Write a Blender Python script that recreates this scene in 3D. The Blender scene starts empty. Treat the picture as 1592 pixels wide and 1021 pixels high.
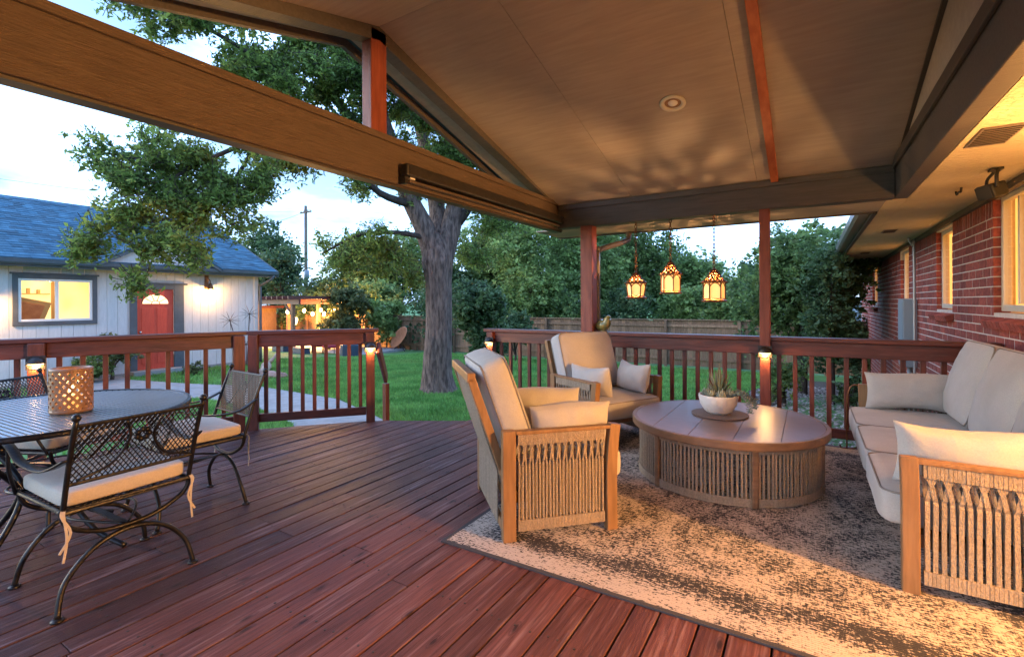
import bpy, math, random
import numpy as np
from mathutils import Vector, Matrix
random.seed(7); RNG = np.random.default_rng(7)
SC = bpy.context.scene
COL = SC.collection
rad = math.radians

# ------------------------------------------------------------------ camera
CAM_H = 1.27; FPX = 750.0; CXP = 796.0; HYP = 471.0; ROLL = rad(0.3)
YAW = math.atan(464 / 750.0); SN, CS = math.sin(YAW), math.cos(YAW)
cam = bpy.data.cameras.new('camera'); camo = bpy.data.objects.new('camera', cam); COL.objects.link(camo)
camo.matrix_world = (Matrix.Translation((0, 0, CAM_H)) @ Matrix.Rotation(YAW, 4, 'Z')
                     @ Matrix.Rotation(rad(90), 4, 'X') @ Matrix.Rotation(-ROLL, 4, 'Z'))
cam.sensor_width = 36; cam.lens = FPX / 1592 * 36; cam.shift_y = -(510.5 - HYP) / 1592
cam.clip_start = 0.05; cam.clip_end = 3000
SC.camera = camo

# ------------------------------------------------------------------ world, sun, exposure
W = bpy.data.worlds.new('World'); SC.world = W; W.use_nodes = True
nt = W.node_tree; nt.nodes.clear()
def wn(t, **k):
    n = nt.nodes.new(t)
    for a, b in k.items(): setattr(n, a, b)
    return n
SUN_EL, SUN_AZ = rad(11), rad(-128)          # low evening sun, off behind the garage side
sky = wn('ShaderNodeTexSky', sky_type='NISHITA', sun_disc=False, sun_elevation=SUN_EL, sun_rotation=SUN_AZ)
sky.dust_density = 1.5; sky.ozone_density = 2.0; sky.air_density = 1.0
bg = wn('ShaderNodeBackground'); bg.inputs[1].default_value = 0.15
tc = wn('ShaderNodeTexCoord'); mp = wn('ShaderNodeMapping'); mp.inputs['Scale'].default_value = (1.0, 1.0, 3.6)
no = wn('ShaderNodeTexNoise'); no.inputs['Scale'].default_value = 2.1; no.inputs['Detail'].default_value = 9; no.inputs['Roughness'].default_value = .58
rp = wn('ShaderNodeValToRGB'); rp.color_ramp.elements[0].position = .40; rp.color_ramp.elements[1].position = .62
mx = wn('ShaderNodeMix', data_type='RGBA'); mx.inputs[7].default_value = (4.2, 5.7, 8.6, 1)
no2 = wn('ShaderNodeTexNoise'); no2.inputs['Scale'].default_value = 4.0; no2.inputs['Detail'].default_value = 8
rp2 = wn('ShaderNodeValToRGB'); rp2.color_ramp.elements[0].position = .50; rp2.color_ramp.elements[1].position = .66
mx2 = wn('ShaderNodeMix', data_type='RGBA'); mx2.inputs[7].default_value = (.80, 1.05, 1.5, 1)
mul = wn('ShaderNodeMath', operation='MULTIPLY'); mul.inputs[1].default_value = .9
mul2 = wn('ShaderNodeMath', operation='MULTIPLY'); mul2.inputs[1].default_value = .75
out = wn('ShaderNodeOutputWorld'); L = nt.links.new
L(tc.outputs['Generated'], mp.inputs['Vector']); L(mp.outputs[0], no.inputs['Vector']); L(mp.outputs[0], no2.inputs['Vector'])
L(no.outputs['Fac'], rp.inputs[0]); L(rp.outputs[0], mul.inputs[0]); L(mul.outputs[0], mx.inputs[0]); L(sky.outputs[0], mx.inputs[6])
L(no2.outputs['Fac'], rp2.inputs[0]); L(rp2.outputs[0], mul2.inputs[0]); L(mul2.outputs[0], mx2.inputs[0]); L(mx.outputs[2], mx2.inputs[6])
hsv = wn('ShaderNodeMix', data_type='RGBA', blend_type='MULTIPLY'); hsv.inputs[0].default_value = 1.0; hsv.inputs[7].default_value = (.82, .97, 1.17, 1)
L(mx2.outputs[2], hsv.inputs[6]); L(hsv.outputs[2], bg.inputs[0]); L(bg.outputs[0], out.inputs[0])

sl = bpy.data.lights.new('sun', 'SUN'); sl.energy = 0.25; sl.angle = rad(30); sl.color = (1, .86, .74)
so = bpy.data.objects.new('sun', sl); COL.objects.link(so); so.location = (-20, 15, 12)
_d = Vector((math.sin(SUN_AZ) * math.cos(rad(24)), math.cos(SUN_AZ) * math.cos(rad(24)), math.sin(rad(24))))
so.rotation_euler = _d.to_track_quat('Z', 'Y').to_euler()

vs = SC.view_settings; vs.view_transform = 'Standard'; vs.look = 'None'; vs.gamma = 1.0; vs.use_curve_mapping = False
vs.exposure = 2.0
SC.render.engine = 'CYCLES'; SC.cycles.use_denoising = True
SC.cycles.max_bounces = 6; SC.cycles.diffuse_bounces = 4; SC.cycles.glossy_bounces = 3
SC.cycles.transparent_max_bounces = 12; SC.cycles.transmission_bounces = 4
SC.cycles.caustics_reflective = False; SC.cycles.caustics_refractive = False
SC.cycles.sample_clamp_indirect = 4.0

# ------------------------------------------------------------------ pixel rays (photo 1592x1021) to places in the world
def ray(px, py):
    u = px - CXP; v = HYP - py
    a = (u * math.cos(ROLL) + v * math.sin(ROLL)) / FPX; b = (-u * math.sin(ROLL) + v * math.cos(ROLL)) / FPX
    return Vector((-SN + CS * a, CS + SN * a, b))
def atD(px, py, D): return Vector((0, 0, CAM_H)) + ray(px, py) * D
def onZ(px, py, z):
    d = ray(px, py); k = (z - CAM_H) / d.z; return Vector((d.x * k, d.y * k, z))

# ------------------------------------------------------------------ materials
MATS = {}
def mat(name, c1, c2=None, nscale=6, stretch=(1, 1, 1), rough=.6, rough2=None, bump=0, bscale=None, bstretch=None, metal=0,
        rnd=0.0, detail=6, lo=.35, hi=.65, c3=None, spec=.5, emit=None, estr=0, coat=0, transl=0, sheen=0, nrough=.55, c3scale=1.7, c3lo=.55, c3hi=.7):
    m = bpy.data.materials.new(name); m.use_nodes = True; MATS[name] = m
    t = m.node_tree; N = t.nodes; K = t.links.new
    b = N['Principled BSDF']; o = N['Material Output']
    def nn(ty, **k):
        n = N.new(ty)
        for a, v in k.items(): setattr(n, a, v)
        return n
    co = nn('ShaderNodeTexCoord')
    def mapped(st):
        mpn = nn('ShaderNodeMapping'); mpn.inputs['Scale'].default_value = st
        oi = nn('ShaderNodeObjectInfo'); ml = nn('ShaderNodeMath', operation='MULTIPLY'); ml.inputs[1].default_value = 37.0
        K(oi.outputs['Random'], ml.inputs[0]); cb = nn('ShaderNodeCombineXYZ')
        for i in range(3): K(ml.outputs[0], cb.inputs[i])
        K(co.outputs['Object'], mpn.inputs['Vector']); K(cb.outputs[0], mpn.inputs['Location'])
        return mpn.outputs[0]
    c = None
    if c2 is not None:
        v = mapped(stretch)
        n1 = nn('ShaderNodeTexNoise'); n1.inputs['Scale'].default_value = nscale; n1.inputs['Detail'].default_value = detail; n1.inputs['Roughness'].default_value = nrough
        K(v, n1.inputs['Vector'])
        r = nn('ShaderNodeValToRGB'); r.color_ramp.elements[0].position = lo; r.color_ramp.elements[1].position = hi
        r.color_ramp.elements[0].color = (*c1, 1); r.color_ramp.elements[1].color = (*c2, 1)
        K(n1.outputs['Fac'], r.inputs[0]); c = r.outputs[0]
        if rough2 is not None:
            mr = nn('ShaderNodeMapRange'); mr.inputs[3].default_value = rough; mr.inputs[4].default_value = rough2
            K(n1.outputs['Fac'], mr.inputs[0]); K(mr.outputs[0], b.inputs['Roughness'])
        if c3 is not None:
            n3 = nn('ShaderNodeTexNoise'); n3.inputs['Scale'].default_value = nscale * c3scale; n3.inputs['Detail'].default_value = 5
            mm = nn('ShaderNodeVectorMath', operation='ADD'); mm.inputs[1].default_value = (3.1, 7.7, 1.3); K(v, mm.inputs[0]); K(mm.outputs[0], n3.inputs['Vector'])
            r3 = nn('ShaderNodeValToRGB'); r3.color_ramp.elements[0].position = c3lo; r3.color_ramp.elements[1].position = c3hi
            K(n3.outputs['Fac'], r3.inputs[0]); x3 = nn('ShaderNodeMix', data_type='RGBA'); x3.inputs[7].default_value = (*c3, 1)
            K(r3.outputs[0], x3.inputs[0]); K(c, x3.inputs[6]); c = x3.outputs[2]
    if rnd:
        oi = nn('ShaderNodeObjectInfo'); ge = nn('ShaderNodeNewGeometry')
        ad = nn('ShaderNodeMath', operation='ADD'); fr = nn('ShaderNodeMath', operation='FRACT')
        K(oi.outputs['Random'], ad.inputs[0]); K(ge.outputs['Random Per Island'], ad.inputs[1]); K(ad.outputs[0], fr.inputs[0])
        mr = nn('ShaderNodeMapRange'); mr.inputs[3].default_value = 1 - rnd; mr.inputs[4].default_value = 1 + rnd
        K(fr.outputs[0], mr.inputs[0]); hs = nn('ShaderNodeHueSaturation'); K(mr.outputs[0], hs.inputs['Value'])
        if c is None: hs.inputs['Color'].default_value = (*c1, 1)
        else: K(c, hs.inputs['Color'])
        c = hs.outputs[0]
    if c is None: b.inputs['Base Color'].default_value = (*c1, 1)
    else: K(c, b.inputs['Base Color'])
    if rough2 is None: b.inputs['Roughness'].default_value = rough
    b.inputs['Metallic'].default_value = metal; b.inputs['Specular IOR Level'].default_value = spec
    if coat: b.inputs['Coat Weight'].default_value = coat; b.inputs['Coat Roughness'].default_value = .25
    if sheen: b.inputs['Sheen Weight'].default_value = sheen; b.inputs['Sheen Roughness'].default_value = .5
    if bump:
        v = mapped(bstretch or stretch); nb = nn('ShaderNodeTexNoise'); nb.inputs['Scale'].default_value = bscale or nscale; nb.inputs['Detail'].default_value = 5
        K(v, nb.inputs['Vector']); bp = nn('ShaderNodeBump'); bp.inputs['Strength'].default_value = bump; bp.inputs['Distance'].default_value = .07 if name == 'bark' else .02
        K(nb.outputs['Fac'], bp.inputs['Height']); K(bp.outputs[0], b.inputs['Normal'])
    if emit:
        b.inputs['Emission Color'].default_value = (*emit, 1); b.inputs['Emission Strength'].default_value = estr
    if transl:
        tr = nn('ShaderNodeBsdfTranslucent'); ms = nn('ShaderNodeMixShader'); ms.inputs[0].default_value = transl
        if c is None: tr.inputs[0].default_value = (*c1, 1)
        else: K(c, tr.inputs[0])
        K(b.outputs[0], ms.inputs[1]); K(tr.outputs[0], ms.inputs[2]); K(ms.outputs[0], o.inputs[0])
    return m

def deck_mat(name, a, bcol, worn, r1, r2):
    """deck board stain with grain along the board, knots and worn pale patches"""
    m = mat(name, a, bcol, nscale=3.2, stretch=(26, 1.3, 8), rough=r1, rough2=r2, bump=.34, bscale=5, bstretch=(60, 1.6, 10), rnd=.26,
            c3=worn, c3scale=.6, c3lo=.55, c3hi=.78, spec=.3)
    t = m.node_tree; N = t.nodes; K = t.links.new; b = N['Principled BSDF']
    src = b.inputs['Base Color'].links[0].from_socket
    co = N.new('ShaderNodeTexCoord'); mpn = N.new('ShaderNodeMapping'); mpn.inputs['Scale'].default_value = (7, 2.2, 1)
    oi = N.new('ShaderNodeObjectInfo'); ml = N.new('ShaderNodeMath'); ml.operation = 'MULTIPLY'; ml.inputs[1].default_value = 51; K(oi.outputs['Random'], ml.inputs[0])
    cb = N.new('ShaderNodeCombineXYZ'); K(ml.outputs[0], cb.inputs[0]); K(ml.outputs[0], cb.inputs[1])
    K(co.outputs['Object'], mpn.inputs['Vector']); K(cb.outputs[0], mpn.inputs['Location'])
    nz = N.new('ShaderNodeTexNoise'); nz.inputs['Scale'].default_value = 2.5; K(mpn.outputs[0], nz.inputs['Vector'])
    mxv = N.new('ShaderNodeMix'); mxv.data_type = 'RGBA'; mxv.inputs[0].default_value = .12; K(mpn.outputs[0], mxv.inputs[6]); K(nz.outputs['Color'], mxv.inputs[7])
    vo = N.new('ShaderNodeTexVoronoi'); vo.inputs['Scale'].default_value = 1.0; vo.voronoi_dimensions = '2D'; K(mxv.outputs[2], vo.inputs['Vector'])
    r = N.new('ShaderNodeValToRGB'); e = r.color_ramp.elements; e[0].position = .03; e[0].color = (.05, .05, .05, 1); e[1].position = .10; e[1].color = (1, 1, 1, 1)
    e2 = e.new(.065); e2.color = (.75, .75, .8, 1); e3 = e.new(.085); e3.color = (.55, .5, .5, 1)
    K(vo.outputs['Distance'], r.inputs[0])
    mu = N.new('ShaderNodeMix'); mu.data_type = 'RGBA'; mu.blend_type = 'MULTIPLY'; mu.inputs[0].default_value = .8
    K(src, mu.inputs[6]); K(r.outputs[0], mu.inputs[7]); K(mu.outputs[2], b.inputs['Base Color'])
    return m

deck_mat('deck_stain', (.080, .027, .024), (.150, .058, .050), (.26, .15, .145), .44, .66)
deck_mat('deck_dark', (.040, .017, .018), (.082, .034, .033), (.17, .125, .14), .44, .68)
mat('rail_stain', (.075, .016, .009), (.155, .035, .017), nscale=3, stretch=(9, 9, 1.2), rough=.5, bump=.15, bscale=8, rnd=.18)
mat('rail_flat', (.065, .015, .010), (.135, .033, .02), nscale=3, stretch=(1.2, 10, 10), rough=.45, bump=.15, bscale=8, rnd=.12, c3=(.15, .06, .045), c3lo=.62, c3hi=.8)
mat('post_stain', (.16, .032, .018), (.25, .062, .036), nscale=4, stretch=(9, 9, 1), rough=.55, bump=.2, bscale=9, rnd=.1)
mat('beam_paint', (.080, .055, .040), (.118, .081, .059), nscale=4, stretch=(30, 1, 30), rough=.5, bump=.6, bscale=6, bstretch=(40, 1.4, 40))
mat('beam_dark', (.058, .052, .052), (.082, .073, .071), nscale=4, stretch=(1, 14, 14), rough=.5, bump=.2, bscale=6, bstretch=(1.4, 40, 40))
mat('ceiling_paint', (.33, .285, .26), (.38, .33, .30), nscale=3, stretch=(1, 9, 9), rough=.62, bump=.13, bscale=5, bstretch=(1.2, 34, 34), c3=(.31, .27, .245), c3lo=.5, c3hi=.8)
mat('soffit_stucco', (.54, .45, .31), (.62, .52, .36), nscale=3, rough=.7, bump=.9, bscale=26, bstretch=(1, 1.7, 1))
mat('trim_dark', (.045, .036, .032), rough=.5)
mat('strip_stain', (.30, .075, .03), (.40, .12, .05), nscale=4, stretch=(8, 1, 8), rough=.5)
mat('brick', (.21, .038, .026), (.35, .075, .05), nscale=30, rough=.75, bump=.35, bscale=60, rnd=.28, c3=(.12, .03, .03), c3lo=.6, c3hi=.8)
mat('mortar', (.58, .52, .47), (.68, .61, .55), nscale=20, rough=.9, bump=.3, bscale=80)
mat('window_frame', (.62, .58, .50), rough=.4)
mat('room_frame', (.50, .32, .14), rough=.6)
mat('room_paint', (.62, .54, .42), rough=.8)
mat('white_frame', (.75, .74, .72), rough=.4)
mat('gutter_brown', (.15, .12, .10), rough=.35, metal=.0, spec=.6)
mat('gutter_grey', (.20, .19, .18), rough=.3, spec=.6)
mat('black_metal', (.018, .017, .017), (.035, .03, .027), nscale=30, rough=.42, metal=.3, bump=.1, bscale=90)
mat('iron', (.012, .012, .014), (.032, .030, .029), nscale=22, rough=.36, metal=.55, bump=.12, bscale=70)
mat('bronze', (.12, .05, .022), (.24, .10, .04), nscale=25, rough=.38, metal=.75)
mat('fabric', (.385, .375, .365), (.445, .435, .42), nscale=180, rough=.92, bump=.38, bscale=11, sheen=.15, detail=3, c3=(.355, .345, .335), c3scale=.02, c3lo=.45, c3hi=.75)
mat('piping', (.22, .195, .175), rough=.9)
mat('chair_fabric', (.46, .42, .36), (.52, .475, .41), nscale=160, rough=.92, bump=.15, bscale=16, detail=3)
mat('teak', (.20, .105, .042), (.285, .155, .068), nscale=4, stretch=(10, 10, 1.2), rough=.5, bump=.1, bscale=9, rnd=.08)
mat('rope', (.25, .195, .14), (.36, .29, .21), nscale=140, stretch=(1, 1, .6), rough=.9, bump=.5, bscale=220, rnd=.10, detail=2)
mat('table_top', (.15, .10, .085), (.195, .13, .11), nscale=4, stretch=(2, 12, 2), rough=.36, bump=.05, bscale=9, rnd=.08, spec=.5)
mat('table_wood', (.17, .10, .056), (.235, .14, .08), nscale=5, stretch=(2, 2, 9), rough=.45, rnd=.05)
mat('table_metal', (.34, .36, .39), rough=.33, metal=.75)
mat('stone_bowl', (.60, .58, .545), (.70, .68, .64), nscale=9, rough=.75, bump=.25, bscale=45, c3=(.46, .45, .43), c3lo=.58, c3hi=.8)
mat('tray', (.15, .11, .095), (.20, .15, .13), nscale=90, rough=.8, bump=.4, bscale=150)
mat('succulent', (.10, .15, .085), (.24, .22, .15), nscale=12, rough=.55, rnd=.3)
mat('succulent_pale', (.22, .27, .20), (.34, .36, .29), nscale=12, rough=.6, rnd=.25)
mat('bird_glaze', (.22, .17, .03), (.34, .29, .10), nscale=14, rough=.25, coat=.6, c3=(.12, .14, .05), c3lo=.5, c3hi=.7)
mat('lantern_ceramic', (.20, .105, .05), (.28, .155, .08), nscale=12, rough=.4)
mat('garage_siding', (.56, .545, .545), (.63, .615, .615), nscale=5, stretch=(9, 9, 1), rough=.7, bump=.25, bscale=8, bstretch=(30, 30, 1.4))
mat('garage_trim', (.075, .085, .098), (.10, .11, .125), nscale=6, rough=.55)
mat('door_red', (.58, .06, .03), (.66, .08, .04), nscale=5, stretch=(6, 6, 1), rough=.42)
mat('concrete', (.24, .235, .23), (.32, .31, .30), nscale=5, rough=.85, bump=.3, bscale=50, c3=(.20, .195, .19), c3lo=.55, c3hi=.8)
mat('soil', (.05, .04, .03), (.10, .075, .05), nscale=9, rough=.95, bump=.8, bscale=30)
mat('turf', (.06, .17, .04), (.11, .26, .065), nscale=2.0, rough=.9, bump=.8, bscale=60, c3=(.075, .12, .03), c3scale=.3, c3lo=.5, c3hi=.75)
mat('grass_blade', (.095, .27, .055), (.22, .45, .11), nscale=1.6, rough=.6, rnd=.38, transl=.35, spec=.3, c3=(.19, .30, .07), c3scale=.35, c3lo=.52, c3hi=.76)
mat('chips', (.20, .15, .12), (.42, .37, .33), nscale=4, rough=.9, rnd=.55)
mat('bark', (.07, .046, .036), (.26, .18, .14), nscale=7, stretch=(3.2, 3.2, .7), rough=.92, bump=1.0, bscale=7, bstretch=(4.2, 4.2, .55))
mat('bark_dark', (.035, .026, .02), (.075, .055, .042), nscale=8, stretch=(3, 3, .8), rough=.92, bump=.8, bscale=9)
def leafm(n, a, b, c3, tr=.35): mat(n, a, b, nscale=.9, rough=.5, rnd=.5, transl=tr, spec=.35, c3=c3, c3scale=2.5)
leafm('leaf_locust', (.135, .215, .055), (.24, .34, .08), (.35, .41, .085), .55)
leafm('leaf_a', (.115, .185, .065), (.20, .29, .09), (.26, .33, .09), .5)
leafm('leaf_b', (.17, .26, .09), (.27, .37, .115), (.33, .40, .12), .5)
leafm('leaf_c', (.065, .12, .055), (.11, .18, .07), (.14, .20, .07), .42)
leafm('leaf_d', (.09, .12, .045), (.17, .19, .07), (.23, .22, .08))
mat('fence_wood', (.16, .085, .045), (.27, .15, .08), nscale=5, stretch=(8, 8, 1), rough=.8, bump=.3, bscale=10, rnd=.25)
mat('fence_grey', (.15, .088, .05), (.25, .15, .09), nscale=5, stretch=(8, 8, 1), rough=.85, bump=.3, bscale=10, rnd=.25)
mat('pole_wood', (.13, .095, .07), (.20, .15, .11), nscale=5, stretch=(8, 8, 1), rough=.9)
mat('grey_box', (.23, .26, .29), rough=.45)
mat('conduit', (.38, .37, .37), rough=.4, metal=.5)
mat('red_cloth', (.36, .03, .05), rough=.85)
mat('blue_pot', (.04, .06, .10), rough=.4)
mat('white_plain', (.70, .68, .64), rough=.6)
mat('orange_dish', (.42, .16, .08), (.52, .22, .11), nscale=8, rough=.5)
mat('log_wood', (.34, .27, .20), (.46, .38, .30), nscale=6, rough=.85, bump=.4, bscale=14)
mat('stone_edge', (.30, .18, .14), (.42, .28, .22), nscale=7, rough=.9, bump=.4, bscale=24, rnd=.2)
mat('rust_leaf', (.06, .035, .03), (.12, .07, .055), nscale=5, rough=.6, rnd=.3)
mat('neighbour_wall', (.30, .34, .40), rough=.8)
mat('speaker_black', (.008, .008, .009), rough=.55)
mat('silver', (.55, .56, .58), rough=.25, metal=.9)
mat('wire', (.03, .03, .03), rough=.6)
mat('shingle', (.022, .085, .135), (.045, .13, .19), nscale=3, stretch=(1, 1.4, 1), rough=.85, bump=.3, bscale=60, rnd=.34)
mat('bulb', (1, .75, .4), emit=(1, .55, .18), estr=14)
mat('lens', (1, .8, .5), emit=(1, .58, .22), estr=1.6)
mat('lantern_glow', (1, .75, .45), emit=(1, .43, .10), estr=.34)
mat('flame', (1, .8, .5), emit=(1, .62, .25), estr=5)
mat('fan_glass', (1, .85, .55), emit=(1, .66, .27), estr=.5)

def curtain_mat(name, ca, cb, st):
    m = bpy.data.materials.new(name); m.use_nodes = True; MATS[name] = m; t = m.node_tree; N = t.nodes; K = t.links.new
    b = N['Principled BSDF']; co = N.new('ShaderNodeTexCoord'); mpn = N.new('ShaderNodeMapping'); mpn.inputs['Scale'].default_value = (1, 9, .12)
    nz = N.new('ShaderNodeTexNoise'); nz.inputs['Scale'].default_value = 1.6; nz.inputs['Detail'].default_value = 3
    r = N.new('ShaderNodeValToRGB'); r.color_ramp.elements[0].position = .35; r.color_ramp.elements[1].position = .66
    r.color_ramp.elements[0].color = (*ca, 1); r.color_ramp.elements[1].color = (*cb, 1)
    K(co.outputs['Object'], mpn.inputs['Vector']); K(mpn.outputs[0], nz.inputs['Vector']); K(nz.outputs['Fac'], r.inputs[0])
    K(r.outputs[0], b.inputs['Emission Color']); b.inputs['Emission Strength'].default_value = st
    b.inputs['Base Color'].default_value = (.5, .4, .25, 1); b.inputs['Roughness'].default_value = .9
curtain_mat('curtain_glow', (.60, .21, .03), (1.0, .42, .085), .55)
def room_mat(name, st):
    m = bpy.data.materials.new(name); m.use_nodes = True; MATS[name] = m; t = m.node_tree; N = t.nodes; K = t.links.new
    b = N['Principled BSDF']; co = N.new('ShaderNodeTexCoord'); nz = N.new('ShaderNodeTexNoise'); nz.inputs['Scale'].default_value = 1.4; nz.inputs['Detail'].default_value = 3
    r = N.new('ShaderNodeValToRGB'); r.color_ramp.elements[0].color = (.80, .46, .13, 1); r.color_ramp.elements[1].color = (1, .68, .27, 1)
    r.color_ramp.elements[0].position = .3; r.color_ramp.elements[1].position = .6
    K(co.outputs['Object'], nz.inputs['Vector']); K(nz.outputs['Fac'], r.inputs[0])
    K(r.outputs[0], b.inputs['Emission Color']); b.inputs['Emission Strength'].default_value = st; b.inputs['Base Color'].default_value = (.5, .4, .25, 1)
room_mat('room_glow', .42)
def glass_mat(name, tint=(1, 1, 1), f=.12):
    m = bpy.data.materials.new(name); m.use_nodes = True; MATS[name] = m; t = m.node_tree; N = t.nodes; K = t.links.new
    N.remove(N['Principled BSDF']); a = N.new('ShaderNodeBsdfTransparent'); a.inputs[0].default_value = (*tint, 1); g = N.new('ShaderNodeBsdfGlossy'); g.inputs['Roughness'].default_value = .03
    lw = N.new('ShaderNodeFresnel'); lw.inputs[0].default_value = 1.2; s = N.new('ShaderNodeMixShader')
    K(lw.outputs[0], s.inputs[0]); K(a.outputs[0], s.inputs[1]); K(g.outputs[0], s.inputs[2]); K(s.outputs[0], N['Material Output'].inputs[0])
glass_mat('glass')

def rug_mat():
    m = bpy.data.materials.new('rug_weave'); m.use_nodes = True; MATS['rug_weave'] = m; t = m.node_tree; N = t.nodes; K = t.links.new; b = N['Principled BSDF']
    def nn(ty, **k):
        n = N.new(ty)
        for a, v in k.items(): setattr(n, a, v)
        return n
    def mth(op, a, bb=None):
        n = nn('ShaderNodeMath', operation=op)
        for i, q in enumerate((a, bb)):
            if q is None: continue
            if isinstance(q, (int, float)): n.inputs[i].default_value = q
            else: K(q, n.inputs[i])
        return n.outputs[0]
    co = nn('ShaderNodeTexCoord'); sep = nn('ShaderNodeSeparateXYZ'); K(co.outputs['Object'], sep.inputs[0]); X, Y = sep.outputs[0], sep.outputs[1]
    def noise(st, sc, det=4, ro=.6):
        mpn = nn('ShaderNodeMapping'); mpn.inputs['Scale'].default_value = st; K(co.outputs['Object'], mpn.inputs[0])
        n = nn('ShaderNodeTexNoise'); n.inputs['Scale'].default_value = sc; n.inputs['Detail'].default_value = det; n.inputs['Roughness'].default_value = ro; K(mpn.outputs[0], n.inputs['Vector']); return n.outputs['Fac']
    streak = noise((34, 110, 1), 1.0, 4, .7); streak2 = noise((130, 26, 1), 1.0, 2); blot = noise((1, 1, 1), 3.6, 6, .6)
    # worn medallions: rings around a lattice of centres, warped by noise
    w = noise((1, 1, 1), 5, 3); wx = mth('MULTIPLY', mth('SUBTRACT', w, .5), .25)
    mx_ = mth('SUBTRACT', mth('FRACT', mth('ADD', mth('MULTIPLY', mth('ADD', X, wx), 1.25), .5)), .5); my_ = mth('SUBTRACT', mth('FRACT', mth('ADD', mth('MULTIPLY', mth('ADD', Y, wx), 1.05), .3)), .5)
    dist = mth('SQRT', mth('ADD', mth('MULTIPLY', mx_, mx_), mth('MULTIPLY', my_, my_)))
    ring = mth('SINE', mth('MULTIPLY', dist, 34))
    # border
    hx = mth('SUBTRACT', 1.32, mth('ABSOLUTE', X)); hy = mth('SUBTRACT', 1.52, mth('ABSOLUTE', Y)); e = mth('MINIMUM', hx, hy)
    bsin = mth('SINE', mth('MULTIPLY', e, 19)); inb = mth('LESS_THAN', e, .36)
    pat = mth('ADD', mth('MULTIPLY', mth('MULTIPLY', ring, .022), mth('SUBTRACT', 1.0, inb)), mth('MULTIPLY', mth('MULTIPLY', bsin, .075), inb))
    v = mth('ADD', mth('ADD', mth('MULTIPLY', streak, .95), mth('MULTIPLY', blot, .34)), mth('ADD', mth('MULTIPLY', streak2, .30), pat))
    r = nn('ShaderNodeValToRGB'); r.color_ramp.elements[0].position = .755; r.color_ramp.elements[1].position = .825
    r.color_ramp.elements[0].color = (.030, .028, .032, 1); r.color_ramp.elements[1].color = (.56, .475, .40, 1); K(v, r.inputs[0])
    edge = mth('LESS_THAN', e, .022); x = nn('ShaderNodeMix', data_type='RGBA'); x.inputs[7].default_value = (.06, .055, .06, 1); K(edge, x.inputs[0]); K(r.outputs[0], x.inputs[6])
    # weave lines
    wl = mth('SINE', mth('MULTIPLY', Y, 520)); bp = nn('ShaderNodeBump'); bp.inputs['Strength'].default_value = .5; bp.inputs['Distance'].default_value = .004
    K(mth('ADD', wl, mth('MULTIPLY', streak, 2)), bp.inputs['Height']); K(bp.outputs[0], b.inputs['Normal']); K(x.outputs[2], b.inputs['Base Color']); b.inputs['Roughness'].default_value = .95
rug_mat()

# ------------------------------------------------------------------ mesh builder
def catmull(P, n=6, closed=False):
    P = [Vector(p) for p in P]; o = []; N = len(P)
    for i in range(N if closed else N - 1):
        if closed: a, b, c, d = P[i - 1], P[i], P[(i + 1) % N], P[(i + 2) % N]
        else: a, b, c, d = P[max(i - 1, 0)], P[i], P[i + 1], P[min(i + 2, N - 1)]
        for k in range(n):
            t = k / n
            o.append(.5 * ((2 * b) + (c - a) * t + (2 * a - 5 * b + 4 * c - d) * t * t + (3 * b - a - 3 * c + d) * t ** 3))
    if not closed: o.append(P[-1])
    return o

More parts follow.
